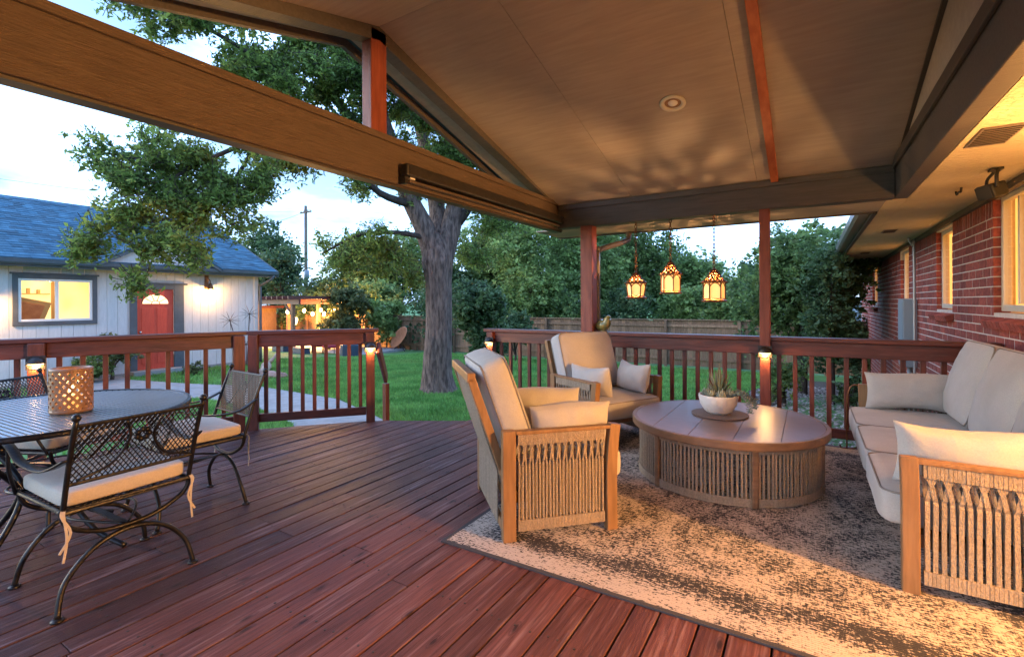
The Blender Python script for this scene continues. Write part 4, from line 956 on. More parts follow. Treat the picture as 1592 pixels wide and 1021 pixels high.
def dining_chair(loc, rz, label):
    t = thing('dining_chair', loc, rz, label, 'chair', 'wrought iron dining chairs'); r = .0105
    T = lambda P, rr_=r, n=6, name='frame_bar': MB().tube(catmull(P, n), rr_, 8).build(name, 'iron', t, smooth=True)
    for y in (-.22, .22):
        T([(-.255, y - .02 * (1 if y < 0 else -1), .012), (-.225, y, .13), (-.13, y, .235), (0, y, .272), (.13, y, .235), (.225, y, .13), (.255, y - .02 * (1 if y < 0 else -1), .012)], .0115, 6, 'leg')
        for s in (-1, 1): MB().lathe([(.001, 0), (.024, 0), (.022, .008), (.010, .014)], 12, (s * .255, y - .02 * (1 if y < 0 else -1), 0)).build('foot', 'iron', t, smooth=True)
        T([(-.245, y * 1.1, .44), (-.215, y * 1.06, .36), (-.11, y, .302), (0, y, .290), (.11, y, .302), (.215, y * 1.06, .36), (.245, y * 1.1, .44)], r, 6, 'under_brace')
    MB().bar((0, -.22, .282), (0, .22, .282), .03, .008).build('stretcher', 'iron', t)
    T([(.0, -.2, .285), (.09, -.06, .30), (.12, .08, .30), (0, .2, .288)], .006, 5, 'scroll'); T([(.0, -.2, .285), (-.09, -.06, .30), (-.12, .08, .30), (0, .2, .288)], .006, 5, 'scroll')
    MB().tube([(-.235, -.245, .425), (-.245, .235, .425), (.245, .235, .425), (.235, -.245, .425)], r, 8, closed=True).build('seat_frame', 'iron', t)
    for s in (-1, 1):
        MB().tube(catmull([(s * .236, -.235, .40), (s * .236, -.262, .50), (s * .236, -.32, .68), (s * .236, -.375, .815)], 4), .0105, 8).build('back_post', 'iron', t, smooth=True)
        MB().lathe([(.002, -.016), (.014, -.008), (.017, .002), (.012, .013), (.002, .018)], 12, (s * .236, -.378, .828)).build('finial', 'iron', t, smooth=True)
        MB().ribbon(catmull([(s * .245, -.315, .655), (s * .275, -.18, .60), (s * .292, .0, .61), (s * .292, .13, .655), (s * .292, .215, .665), (s * .292, .25, .635), (s * .292, .235, .605), (s * .292, .21, .615)], 5), .034, .007, (1, 0, 0)).build('arm', 'iron', t, smooth=True)
        T([(s * .29, .17, .655), (s * .285, .19, .55), (s * .262, .22, .46), (s * .25, .235, .42)], .008, 4, 'arm_post')
    def back(u, v): f = (v - .535) / .26; return Vector((u, -.274 - f * .088 - .012 * f * f, v))
    MB().tube([back(-.23, .545), back(.23, .545)], .008, 8).build('back_bar', 'iron', t); MB().tube([back(-.23, .795), back(.23, .795)], .008, 8).build('back_bar', 'iron', t)
    bm = MB(); mx_ = Matrix.Translation((0, -.318, .67)) @ Matrix.Rotation(rad(90 + 19), 4, 'X'); mesh_panel(bm, .46, .262, mx_, .030, .0030).build('mesh_back', 'iron', t)
    for s in (-1, 1): MB().tube(catmull([back(s * .21, .56) + Vector((0, -.008, 0)), back(s * .10, .60) + Vector((0, -.008, 0)), back(s * .045, .70) + Vector((0, -.008, 0)), back(s * .07, .785) + Vector((0, -.008, 0))], 5), .006, 6).build('scroll', 'iron', t, smooth=True)
    for i in range(7):
        a = i * .9; c = back(.022 * math.cos(a), .71 + .022 * math.sin(a)) + Vector((0, -.012, 0))
        MB().lathe([(.001, -.006), (.013, -.002), (.013, .003), (.001, .007)], 8, c, m=Matrix.Rotation(rad(90), 3, 'X')).build('petal', 'iron', t, smooth=True)
    sm_ = MB(); mesh_panel(sm_, .46, .46, Matrix.Translation((0, 0, .425)), .04, .003).build('mesh_seat', 'iron', t)
    c = cushion(.475, .47, .075, e1=.30, e2=.18, crown=.06, wr=.003).build('seat_cushion', 'chair_fabric', t, smooth=True); c.location = (0, .0, .473)
    for s in (-1, 1):
        for q, ln in ((0, .19), (1, .15)):
            P = catmull([(s * .225, -.235, -.02), (s * (.24 + .008 * q), -.262, -.05), (s * (.232 - .012 * q), -.268, -.05 - ln * .5), (s * (.242 + .012 * q), -.262, -.05 - ln)], 4)
            MB().ribbon(P, .009, .002, (1, 0, 0)).build('tie', 'chair_fabric', c)
    return t
DTX, DTY = -3.42, .86
dt = thing('dining_table', (DTX, DTY, 0), rad(3), 'round metal mesh dining table on curved iron legs', 'table')
RD = .635
b = MB(); N_ = 54
for k in range(2):
    for i in range(-N_ // 2, N_ // 2 + 1):
        y = i * RD * 2 / N_; hl = math.sqrt(max(RD * RD - y * y, 0)) - .006
        if hl < .02: continue
        if k == 0: b.bb((-hl, y - .0070, .712), (hl, y + .0070, .7155))
        else: b.bb((y - .0016, -hl, .709), (y + .0016, hl, .7119))
b.build('mesh_top', 'table_metal', dt)
MB().lathe([(RD - .014, .700), (RD + .006, .696), (RD + .008, .705), (RD + .006, .722), (RD - .012, .722), (RD - .014, .700)], 72, cap=False).build('rim', 'iron', dt, smooth=True)
for i in range(4):
    a = i * math.pi / 2 + .5; c, s = math.cos(a), math.sin(a)
    MB().tube(catmull([(.45 * c, .45 * s, .70), (.36 * c, .36 * s, .60), (.16 * c, .16 * s, .40), (.13 * c, .13 * s, .28), (.26 * c, .26 * s, .10), (.42 * c, .42 * s, .012)], 5), .014, 8).build('leg', 'iron', dt, smooth=True)
MB().tube([(.14 * math.cos(2 * math.pi * i / 20), .14 * math.sin(2 * math.pi * i / 20), .34) for i in range(20)], .008, 6, closed=True).build('ring', 'iron', dt, smooth=True)
dining_chair((-2.83, .93, 0), rad(92), 'wrought iron chair with its mesh back to the open deck')
dining_chair((-3.34, 1.50, 0), rad(176), 'wrought iron chair beside the angled railing')
dining_chair((-4.02, 1.06, 0), rad(-63), 'wrought iron chair between the dining table and the lit railing post')
lx, ly = -3.265, .925
cd = thing('candle_lantern', (lx, ly, .7225), 0, 'pierced terracotta candle lantern glowing on the dining table', 'candle lantern')
b = MB(); RC, HC = .083, .225
for i in range(16):
    for sg in (1, -1): b.ribbon([((RC) * math.cos(2 * math.pi * i / 16 + sg * f * 1.9), RC * math.sin(2 * math.pi * i / 16 + sg * f * 1.9), .014 + f * (HC - .028)) for f in np.linspace(0, 1, 22)], .0125, .009, (0, 0, 1))
b.build('lattice', 'lantern_ceramic', cd)
for z in (.0, HC - .018): MB().lathe([(RC - .008, z), (RC + .004, z), (RC + .005, z + .009), (RC + .004, z + .018), (RC - .008, z + .018), (RC - .008, z)], 36, cap=False).build('rim', 'lantern_ceramic', cd, smooth=True)
MB().lathe([(.001, .001), (RC - .008, .002)], 30, cap=False).build('floor', 'lantern_ceramic', cd)
MB().lathe([(.0, .004), (.036, .004), (.036, .085), (.0, .087)], 18, cap=False).build('candle', 'lantern_glow', cd, smooth=True)
MB().lathe([(.001, .09), (.012, .105), (.009, .125), (.001, .15)], 10).build('flame', 'flame', cd, smooth=True)
plight('candle_light', (0, 0, .13), .8, .012, (1, .5, .17), cd)

# ================================================================== GARAGE
XG = -14.0; GY0, GY1 = -2.5, 8.22; GZ0, GZ1 = -.45, 2.10
ga = thing('garage', (XG, 0, 0), 0, 'grey sided garage with blue shingle roof, red door and lit window', 'garage')
WY0, WY1, WZ0, WZ1 = 3.12, 4.34, .93, 1.84; DY0, DY1, DZ0, DZ1 = 5.17, 6.03, -.33, 1.66
# siding boards with open grooves, cut round the openings
op = [(WY0, WY1, WZ0, WZ1), (DY0, DY1, DZ0, DZ1)]
ys = sorted(set([GY0 + i * .2032 for i in range(int((GY1 - GY0) / .2032) + 1)] + [WY0, WY1, DY0, DY1, GY1]))
for a, b in zip(ys[:-1], ys[1:]):
    if b - a < .02: continue
    segs = [(GZ0 + .08, GZ1)]
    for (p, q, c, d) in op:
        if p - .001 <= a and b <= q + .001:
            segs = ([(GZ0 + .08, c)] if c > GZ0 + .15 else []) + [(d, GZ1)]
    gl = .006 if abs((a - GY0) / .2032 - round((a - GY0) / .2032)) < .01 else 0
    for (c, d) in segs: MB().bb((-.02, a + gl, c), (0, b - .0005, d)).build('siding_board', 'garage_siding', ga)
MB().bb((-.05, GY0, GZ0), (-.021, WY0, GZ1)).build('wall', 'garage_siding', ga); MB().bb((-.05, WY1, GZ0), (-.021, DY0, GZ1)).build('wall', 'garage_siding', ga); MB().bb((-.05, DY1, GZ0), (-.021, GY1, GZ1)).build('wall', 'garage_siding', ga)
MB().bb((-.05, WY0, GZ0), (-.021, WY1, WZ0)).build('wall', 'garage_siding', ga)
MB().bb((-7.0, GY1 - .05, GZ0), (-.051, GY1, GZ1 + .1)).build('wall', 'garage_siding', ga); MB().bb((-7.0, GY0, GZ0), (-.051, GY0 + .05, GZ1 + .1)).build('wall', 'garage_siding', ga)
MB().bb((-.10, GY0, GZ0 - .1), (.03, GY1 + .03, GZ0 + .08)).build('footing', 'concrete', ga)
MB().bb((.001, GY1 - .10, GZ0 + .08), (.022, GY1 + .02, GZ1)).build('corner_board', 'garage_siding', ga)
# eave, fascia, gutter
MB().bb((-.0, GY0, GZ1 - .01), (.38, GY1 + .35, GZ1 + .005)).build('soffit', 'garage_trim', ga)
MB().bb((.382, GY0, GZ1 - .03), (.41, GY1 + .37, GZ1 + .14)).build('fascia', 'garage_trim', ga)
A = [Vector((.412, GY0, GZ1 + .13)), Vector((.50, GY0, GZ1 + .13)), Vector((.49, GY0, GZ1 + .05)), Vector((.46, GY0, GZ1 + .01)), Vector((.412, GY0, GZ1 + .01))]
MB().poly3(A, [p + Vector((0, GY1 + .37 - GY0, 0)) for p in A]).build('gutter', 'garage_trim', ga)
MB().tube(catmull([(.44, GY1 + .25, GZ1 + .02), (.40, GY1 + .18, GZ1 - .10), (.08, GY1 + .06, GZ1 - .28), (.06, GY1 + .06, GZ1 - .4), (.06, GY1 + .06, -.44)], 4), .04, 8).build('downspout', 'garage_trim', ga, smooth=True)
# roof: slab plus rows of shingles laid up the slope
XRg, ZRg = -3.5, 4.10; xe, ze = .43, GZ1 + .14
A = [Vector((xe, GY0, ze)), Vector((XRg, GY0, ZRg)), Vector((XRg, GY0, ZRg - .10)), Vector((xe, GY0, ze - .02))]
rf = MB().poly3(A, [p + Vector((0, GY1 + .37 - GY0, 0)) for p in A]).build('roof', 'shingle', ga)
A = [Vector((XRg, GY0, ZRg)), Vector((XRg * 2 - xe, GY0, ze)), Vector((XRg * 2 - xe, GY0, ze - .04)), Vector((XRg, GY0, ZRg - .10))]
MB().poly3(A, [p + Vector((0, GY1 + .37 - GY0, 0)) for p in A]).build('roof', 'shingle', ga)
sh = MB(); ln = math.hypot(XRg - xe, ZRg - ze); dx, dz = (XRg - xe) / ln, (ZRg - ze) / ln; rows = int(ln / .145)
nrm = Vector((-dz, 0, dx)) if dx > 0 else Vector((dz, 0, -dx))
for r in range(rows):
    s0, s1 = r * .145, r * .145 + .16; y = GY0 + random.uniform(0, .2)
    while y < GY1 + .35:
        w = random.choice((.12, .16, .2, .26, .33)); y1 = min(y + w, GY1 + .36); t0 = .010 + random.choice((0, 0, .006))
        P = lambda s, yy, o: Vector((xe + dx * s, yy, ze + dz * s)) + nrm * o
        sh.add([P(s0, y, t0), P(s0, y1 - .004, t0), P(s1, y1 - .004, .004), P(s1, y, .004), P(s0, y, .0), P(s0, y1 - .004, .0)], [(0, 1, 2, 3), (4, 5, 1, 0)])
        y = y1
tag(sh.build('shingles', 'shingle', rf), kind='stuff')
for k in (0, 1):   # rake boards on the end
    x0, x1 = (xe, XRg) if k == 0 else (XRg, XRg * 2 - xe); z0, z1 = (ze, ZRg) if k == 0 else (ZRg, ze)
    A = [Vector((x0, GY1 + .372, z0 + .01)), Vector((x1, GY1 + .372, z1 + .01)), Vector((x1, GY1 + .372, z1 - .16)), Vector((x0, GY1 + .372, z0 - .16))]
    MB().poly3(A, [p + Vector((0, .03, 0)) for p in A]).build('rake_board', 'garage_trim', ga)
A = [Vector((0, GY1 - .03, GZ1)), Vector((-7, GY1 - .03, GZ1)), Vector((XRg, GY1 - .03, ZRg - .12))]
MB().poly3(A, [p + Vector((0, .03, 0)) for p in A]).build('gable_wall', 'garage_siding', ga)
# small decorative gable over the door
yc, hw, zp = 5.62, 1.32, 3.02; z0 = GZ1 + .145
A = [Vector((.40, yc - hw + .12, z0)), Vector((.40, yc + hw - .12, z0)), Vector((.40, yc, zp - .10))]
MB().poly3(A, [p + Vector((-.3, 0, 0)) for p in A]).build('dormer_wall', 'garage_siding', ga)
for s in (-1, 1):
    A = [Vector((.52, yc, zp)), Vector((.52, yc + s * hw, z0 - .02)), Vector((.52, yc + s * hw, z0 - .10)), Vector((.52, yc, zp - .12))]
    MB().poly3(A, [p + Vector((-.035, 0, 0)) for p in A]).build('dormer_trim', 'garage_trim', ga)
    A = [Vector((.53, yc, zp + .012)), Vector((.53, yc + s * (hw + .04), z0 - .02)), Vector((-.2, yc + s * (hw + .04), z0 + .0)), Vector((-1.9, yc, zp + .012))]
    MB().poly3(A, [p + Vector((0, 0, -.03)) for p in A]).build('dormer_roof', 'shingle', ga)
# window
def frame(parent, name, m, x0, x1, a, b, c, d, w, bev=.004):
    f = MB(); f.bb((x0, a - w, c - w), (x1, a, d + w)); f.bb((x0, b, c - w), (x1, b + w, d + w)); f.bb((x0, a, c - w), (x1, b, c)); f.bb((x0, a, d), (x1, b, d + w))
    return f.build(name, m, parent, bevel=bev)
win = frame(ga, 'window', 'white_frame', -.03, .020, WY0 + .05, WY1 - .05, WZ0 + .05, WZ1 - .05, .05)
frame(win, 'casing', 'garage_trim', .001, .035, WY0, WY1, WZ0, WZ1, .085)
MB().bb((.001, WY0 - .12, WZ1 + .086), (.05, WY1 + .12, WZ1 + .125)).build('head', 'garage_trim', win, bevel=.004)
MB().bb((-.02, (WY0 + WY1) / 2 - .03, WZ0 + .05), (.015, (WY0 + WY1) / 2 + .03, WZ1 - .05)).build('mullion', 'white_frame', win)
MB().add([(-.012, WY0 + .05, WZ0 + .05), (-.012, WY1 - .05, WZ0 + .05), (-.012, WY1 - .05, WZ1 - .05), (-.012, WY0 + .05, WZ1 - .05)], [(0, 1, 2, 3)]).build('pane', 'glass', win)
MB().bb((-1.2, WY0 - .8, WZ0 - .5), (-1.15, WY1 + .8, WZ1 + .2)).build('lit_room', 'room_glow', win)
MB().box((-.7, WY0 + .33, WZ0 + .18), (.03, .58, .62), m=Matrix.Rotation(rad(-14), 3, 'X') @ Matrix.Rotation(rad(16), 3, 'Y')).build('leaning_frame', 'room_frame', win)
MB().box((-.675, WY0 + .33, WZ0 + .18), (.012, .40, .44), m=Matrix.Rotation(rad(-14), 3, 'X') @ Matrix.Rotation(rad(16), 3, 'Y')).build('framed_picture', 'orange_dish', win)
for _z in (1.22, 1.52): MB().bb((-1.1, WY0 - .2, _z), (-.95, WY0 + .75, _z + .025)).build('shelf', 'room_frame', win)
for _k in range(9): MB().bb((-1.08, WY0 - .05 + _k * .085, 1.245 + .3 * (_k % 2)), (-1.0, WY0 - .0 + _k * .085, 1.245 + .3 * (_k % 2) + .06 + .03 * (_k % 3))).build('jar', 'room_frame', win)
MB().bb((-1.1, WY1 - .42, WZ0 - .2), (-1.06, WY1 - .36, WZ1)).build('door_edge', 'room_frame', win)
plight('garage_room_light', (-.5, (WY0 + WY1) / 2, 1.7), 5, .05, (1, .62, .25), win)
# door with fan light
dr = MB().bb((-.045, DY0 + .03, DZ0), (-.005, DY1 - .03, DZ1)).build('door', 'door_red', ga)
for i in (0, 1):
    for (c, d) in ((DZ0 + .14, DZ0 + .72), (DZ0 + .84, DZ0 + 1.52)):
        a = DY0 + .13 + i * .33; MB().bb((-.0049, a, c), (.006, a + .24, d)).build('panel', 'door_red', dr, bevel=.008)
fy, fz, fr_ = (DY0 + DY1) / 2, DZ1 - .36, .28
A = [Vector((-.003, fy + fr_ * math.cos(math.pi * i / 18), fz + .82 * fr_ * math.sin(math.pi * i / 18))) for i in range(19)]
MB().poly3(A, [p + Vector((.006, 0, 0)) for p in A]).build('fan_light', 'fan_glass', dr)
for i in range(1, 5):
    a = math.pi * i / 5; MB().tube([(.005, fy + .09 * math.cos(a), fz + .07 * math.sin(a)), (.005, fy + fr_ * math.cos(a), fz + .82 * fr_ * math.sin(a))], .008, 5).build('muntin', 'door_red', dr)
MB().tube([(.005, fy + .09 * math.cos(math.pi * i / 10), fz + .075 * math.sin(math.pi * i / 10)) for i in range(11)], .008, 5).build('muntin', 'door_red', dr)
MB().lathe([(.002, 0), (.025, .004), (.03, .03), (.002, .05)], 12, (-.004, DY0 + .10, DZ0 + .93), m=Matrix.Rotation(rad(90), 3, 'Y')).build('knob', 'silver', dr, smooth=True)
f = MB(); f.bb((.001, DY0 - .12, GZ0 + .08), (.04, DY0 + .028, DZ1 + .12)); f.bb((.001, DY1 - .028, GZ0 + .08), (.04, DY1 + .20, DZ1 + .12)); f.bb((.001, DY0 + .028, DZ1), (.04, DY1 - .028, DZ1 + .12)); f.build('door_casing', 'garage_trim', ga, bevel=.004)
MB().bb((.001, DY0 - .18, DZ1 + .122), (.06, DY1 + .28, DZ1 + .165)).build('door_head', 'garage_trim', ga, bevel=.004)
MB().bb((.0, DY0 - .15, GZ0), (.32, DY1 + .15, DZ0 - .005)).build('door_step', 'concrete', ga, bevel=.01)
# sconce: gooseneck with cone shade, light on siding
p = Vector((XG, 6.80, 1.78)); sc = thing('barn_sconce', p, 0, 'gooseneck sconce lighting the garage wall beside the red door', 'sconce')
MB().bb((.001, -.05, -.10), (.025, .05, .28)).build('back_plate', 'bronze', sc, bevel=.005)
MB().tube(catmull([(.025, 0, .1), (.12, 0, .17), (.20, 0, .13), (.21, .0, .06)], 5), .012, 8).build('arm', 'bronze', sc, smooth=True)
MB().lathe([(.02, .07), (.035, .05), (.075, -.05), (.085, -.10), (.080, -.10), (.06, -.03), (.02, .05)], 18, (.21, 0, 0), cap=False).build('shade', 'bronze', sc, smooth=True)
MB().lathe([(.004, -.10), (.028, -.075), (.022, -.03), (.006, -.01)], 12, (.21, 0, 0)).build('bulb', 'bulb', sc, smooth=True)
plight('sconce_light', (.21, 0, -.13), 19, .03, (1, .55, .18), sc)
p = Vector((XG, 2.55, 1.42)); sc2 = copy_tree(sc); sc2.location = p; tag(sc2, 'gooseneck sconce on the garage wall at the far side of its lit window', 'sconce', 'garage wall sconces'); sc['group'] = 'garage wall sconces'
cam_ = thing('security_light', (XG + .385, 5.1, 2.02), 0, 'small white security light under the garage eave', 'security light')
MB().bb((.03, -.05, -.08), (.09, .05, -.0)).build('body', 'white_plain', cam_, bevel=.01); MB().lathe([(.01, -.02), (.05, .0), (.06, .05)], 12, (.09, 0, -.06), m=Matrix.Rotation(rad(100), 3, 'Y')).build('lamp_head', 'white_frame', cam_, smooth=True)
# neighbour's roof seen past the fence
nb = thing('neighbour_house', (.6, 33, -1.0), rad(8), 'far slate-blue gabled house beyond the fence', 'house')
A = [Vector((-4.0, 0, 0)), Vector((3.5, 0, 0)), Vector((3.5, 0, 1.5)), Vector((-.2, 0, 2.6)), Vector((-4, 0, 1.5))]
MB().poly3(A, [q + Vector((0, 6, 0)) for q in A]).build('wall', 'neighbour_wall', nb)
for s in (-1, 1): MB().bar((-.2, -.1, 2.66), (-.2 + s * 4.0, -.1, 1.45), .05, .14).build('rake_board', 'white_plain', nb)

# ================================================================== FENCE, PERGOLA, YARD THINGS
def fence(x0, x1, y, zg, h, m, label, bay=2.4):
    t = thing('wood_fence', ((x0 + x1) / 2, y, zg), 0, label, 'fence'); o = (x0 + x1) / 2; x = x0 - o; x1 -= o
    while x < x1:
        xb = min(x + bay, x1); n = int((xb - x) / .145); pk = MB()
        for i in range(n): pk.bb((x + i * (xb - x) / n + .003, 0, .04), (x + (i + 1) * (xb - x) / n - .003, .018, h + random.uniform(-.01, .01)))
        tag(pk.build('picket_bay', m, t), kind='stuff')
        for z in (.25, h * .52, h - .22): MB().bb((x, -.04, z), (xb - .01, -.002, z + .085)).build('rail', m, t)
        MB().bb((x - .045, -.13, 0), (x + .045, -.041, h + .02)).build('post', m, t)
        MB().bb((x, -.06, h + .012), (xb - .002, .05, h + .045)).build('cap_board', m, t)
        x = xb
fence(-14.0, 6.0, 17.6, -1.0, 1.62, 'fence_grey', 'long weathered board fence behind the lawn')
fence(-34.0, -14.05, 17.3, -1.0, 1.66, 'fence_wood', 'warm toned board fence behind the pergola')
pg = thing('pergola', (-22.0, 14.6, -.93), 0, 'low timber pergola hung with string lights at the yard end', 'pergola')
PX = [(-2.6, -1.6), (-2.6, 1.6), (2.6, -1.6), (2.6, 1.6), (0, 1.6), (.0, -1.6)]
for (a, b_) in PX: MB().bb((a - .075, b_ - .075, 0), (a + .075, b_ + .075, 2.2)).build('post', 'fence_wood', pg)
for b_ in (-1.6, 1.6): MB().bb((-3.1, b_ - .05, 2.2), (3.1, b_ + .05, 2.42)).build('beam', 'rail_flat', pg)
for i in range(16): MB().bb((-3.0 + i * .4 - .025, -2.1, 2.421), (-3.0 + i * .4 + .025, 2.1, 2.56)).build('rafter', 'rail_flat', pg)
for (a, b_) in PX[:4]:
    MB().bar((a, b_, 1.65), (a + (.55 if a < 0 else -.55), b_, 2.2), .07, .09).build('brace', 'fence_wood', pg)
sg_ = thing('string_lights', (-20.9, 14.0, 1.05), 0, 'festoon of warm bulbs hung across the pergola', 'string lights')
spots = [(447, 485, 25.0), (473, 483, 25.2), (486, 488, 24.2), (499, 482, 24.9), (504, 488, 24.1), (521, 482, 24.4)]
prev = None; loc = sg_.location.copy(); hang = []
for i, (px, py, D) in enumerate(spots):
    p = atD(px, py, D) - loc; hang.append(p)
    o = MB().lathe([(.006, .11), (.045, .09), (.075, .03), (.068, -.045), (.03, -.09), (.004, -.098)], 10, p).build('bulb', 'bulb', sg_, smooth=True)
    if i % 2 == 0: plight('string_bulb_light', p + Vector((0, 0, -.14)), 260, .06, (1, .48, .13), sg_)
for a, b_ in zip(hang[:-1], hang[1:]):
    m_ = (a + b_) / 2 - Vector((0, 0, .03)); MB().tube(catmull([a + Vector((0, 0, .07)), m_ + Vector((0, 0, .03)), b_ + Vector((0, 0, .07))], 4), .008, 4).build('cable', 'wire', sg_)
def yard_chair(px, py, m, label, rz=0):
    p = onZ(px, py, -.92); t = thing('patio_chair', p, rz, label, 'chair', 'patio chairs by the pergola')
    MB().box((0, 0, .40), (.55, .52, .12)).build('cushion', m, t, bevel=.04); MB().box((0, -.27, .68), (.55, .12, .5)).build('backrest', m, t, bevel=.04)
    for a in (-.24, .24):
        for b_ in (-.24, .24): MB().tube([(a, b_, 0), (a, b_, .36)], .018, 6).build('leg', 'black_metal', t)
yard_chair(497, 551, 'red_cloth', 'red cushioned patio chair nearer the pergola post', .6); yard_chair(513, 553, 'red_cloth', 'red cushioned patio chair beside the dark drum stool', -.4)
dk = thing('drum_stool', onZ(546, 556, -.90), 0, 'dark blue drum stool on the yard patio', 'stool'); MB().lathe([(.36, 0), (.42, .05), (.42, .52), (.38, .58), (.02, .59)], 8).build('body', 'blue_pot', dk); MB().lathe([(.02, .592), (.40, .592), (.40, .63), (.02, .64)], 20).build('lid', 'white_plain', dk)
for i, (px, py) in enumerate(((438, 550), (466, 554))):
    p = onZ(px, py, -.90); bt = thing('planter_box', p, 0, ('low slate planter box below the pergola edge', 'low slate planter box nearer the red chairs')[i], 'planter', 'slate planter boxes')
    MB().bb((-.42, -.2, 0), (.42, .2, .34)).build('box', 'blue_pot', bt, bevel=.02); MB().bb((-.44, -.22, .341), (.44, .22, .37)).build('rim', 'garage_trim', bt)
tag(MB().prism([(-26.5, 12.6), (-18.6, 12.6), (-16.2, 14.2), (-16.6, 17.0), (-26.5, 17.0)], -1.1, -.88).build('patio_slab', 'concrete'), 'pale paved patio under the pergola', 'patio', kind='structure')
ov = thing('oval_chair', onZ(620, 546, -1.0), 0, 'tilted orange oval lounge shell by the fence', 'lounge chair')
R = Matrix.Rotation(rad(-38), 3, 'Y') @ Matrix.Rotation(rad(70), 3, 'X')
MB().lathe([(.02, -.10), (.30, -.07), (.52, .02), (.55, .06), (.50, .05), (.30, -.02), (.02, -.05)], 28, (.05, 0, .66), m=R @ Matrix.Diagonal((1.25, .72, 1)).to_3x3()).build('shell', 'orange_dish', ov, smooth=True)
for a in (0, 2.1, 4.2): MB().tube([(.05, 0, .42), (.05 + .35 * math.cos(a), .35 * math.sin(a), 0)], .02, 6).build('leg', 'black_metal', ov)
wm = thing('wall_flower', atD(606, 512, 24.0), 0, 'silver metal flower ornament on the fence', 'ornament')
for i in range(7):
    a = 2 * math.pi * i / 7; MB().lathe([(.005, -.01), (.15, .0), (.005, .012)], 10, (.20 * math.cos(a), 0, .20 * math.sin(a)), m=Matrix.Rotation(rad(90), 3, 'X')).build('petal', 'silver', wm)
MB().lathe([(.005, -.03), (.11, .0), (.005, .03)], 12, (0, -.03, 0), m=Matrix.Rotation(rad(90), 3, 'X')).build('centre', 'blue_pot', wm)
sd = thing('round_sign', atD(458, 500, 26.0), 0, 'pale round disc ornament on the pergola back', 'ornament'); MB().lathe([(.005, -.02), (.24, -.02), (.26, 0), (.24, .02), (.005, .02)], 24, m=Matrix.Rotation(rad(70), 3, 'X')).build('disc', 'white_plain', sd, smooth=True); MB().lathe([(.15, .021), (.17, .03), (.15, .035)], 24, m=Matrix.Rotation(rad(70), 3, 'X')).build('ring', 'silver', sd)
# lit shed window beyond the garage corner
sh_ = thing('garden_shed', (-26.5, 13.2, -.95), 0, 'timber garden shed with a lit multi-pane window', 'shed')
MB().bb((-2.0, -1.5, 0), (0, 3.5, 2.0)).build('wall', 'fence_wood', sh_); MB().bb((-2.3, -1.8, 2.001), (.3, 3.8, 2.14)).build('roof', 'rail_flat', sh_)
p0 = atD(396, 514, 29); sw_ = MB().bb((.002, -.9, .75), (.03, 1.4, 1.55)).build('window', 'fan_glass', sh_)
for i in range(6): MB().bb((.031, -.9 + i * .45, .75), (.05, -.86 + i * .45, 1.55)).build('muntin', 'white_plain', sh_)
for z in (.75, 1.13, 1.51): MB().bb((.031, -.9, z), (.052, 1.4, z + .04)).build('muntin', 'white_plain', sh_)
# driftwood log and edging stones at the garage corner
lg = thing('driftwood_log', onZ(412, 578, -.47), rad(-30), 'bleached driftwood log lying near the garage corner', 'log')
MB().tube(catmull([(-.9, 0, .10), (-.4, .05, .14), (.2, 0, .12), (.8, -.05, .08)], 5), list(np.interp(np.linspace(0, 1, 16), [0, .5, 1], [.05, .13, .07])), 10).build('trunk', 'log_wood', lg, smooth=True)
MB().tube(catmull([(-.3, .05, .16), (-.2, .2, .32), (-.25, .3, .45)], 4), [.05] * 4 + [.035] * 4 + [.015], 8).build('branch', 'log_wood', lg, smooth=True)
for i in range(9):
    p = onZ(392 + i * 5.5, 582 + i * .7 - (i % 2), -.46); o = MB().lathe([(.02, -.05), (.15, -.02), (.17, .06), (.12, .13), (.02, .15)], 7).build('edging_stone', 'stone_edge', None); o.location = p; o.rotation_euler = (0, 0, i * 1.3); o.scale = (1, .8, .9)
    tag(o, 'reddish edging stone in the row beside the driftwood log', 'stone', 'edging stones by the log')
# utility pole and wires
up = thing('utility_pole', atD(476, 470, 42) * 1.0, 0, 'wooden utility pole with crossarm beyond the fence', 'utility pole'); pz = up.location.z; up.location.z = -1.0
ztop = atD(475, 320, 42).z + 1.0
MB().tube([(0, 0, 0), (0, 0, ztop)], [.17, .12], 10).build('pole', 'pole_wood', up, smooth=True); MB().bb((-.75, -.06, ztop - .62), (.75, .06, ztop - .50)).build('crossarm', 'pole_wood', up)
for a in (-.65, -.25, .25, .65): MB().lathe([(.03, 0), (.05, .08), (.03, .16), (.01, .18)], 8, (a, 0, ztop - .5)).build('insulator', 'white_plain', up)
MB().lathe([(.05, 0), (.22, .03), (.22, .75), (.05, .8)], 12, (.30, -.15, ztop - 6.4)).build('transformer', 'grey_box', up, smooth=True)
for i, (ax, tgt, sag) in enumerate(((-.65, (-42, 8, 8), .8), (.65, (-40, 4, 8.6), .8), (.25, (26, 46, 7.5), 1.4), (-.25, (24, 52, 7.5), 1.4), (0, (-15.5, 8.0, 3.6), .5))):
    a = up.location + Vector((ax, 0, ztop - .4)); c = Vector(tgt); m_ = (a + c) / 2 - Vector((0, 0, sag)); P = [a * (1 - t) ** 2 + m_ * 2 * t * (1 - t) + c * t * t for t in np.linspace(0, 1, 14)]
    MB().tube([p - up.location for p in P], .012, 4).build('cable', 'wire', up)

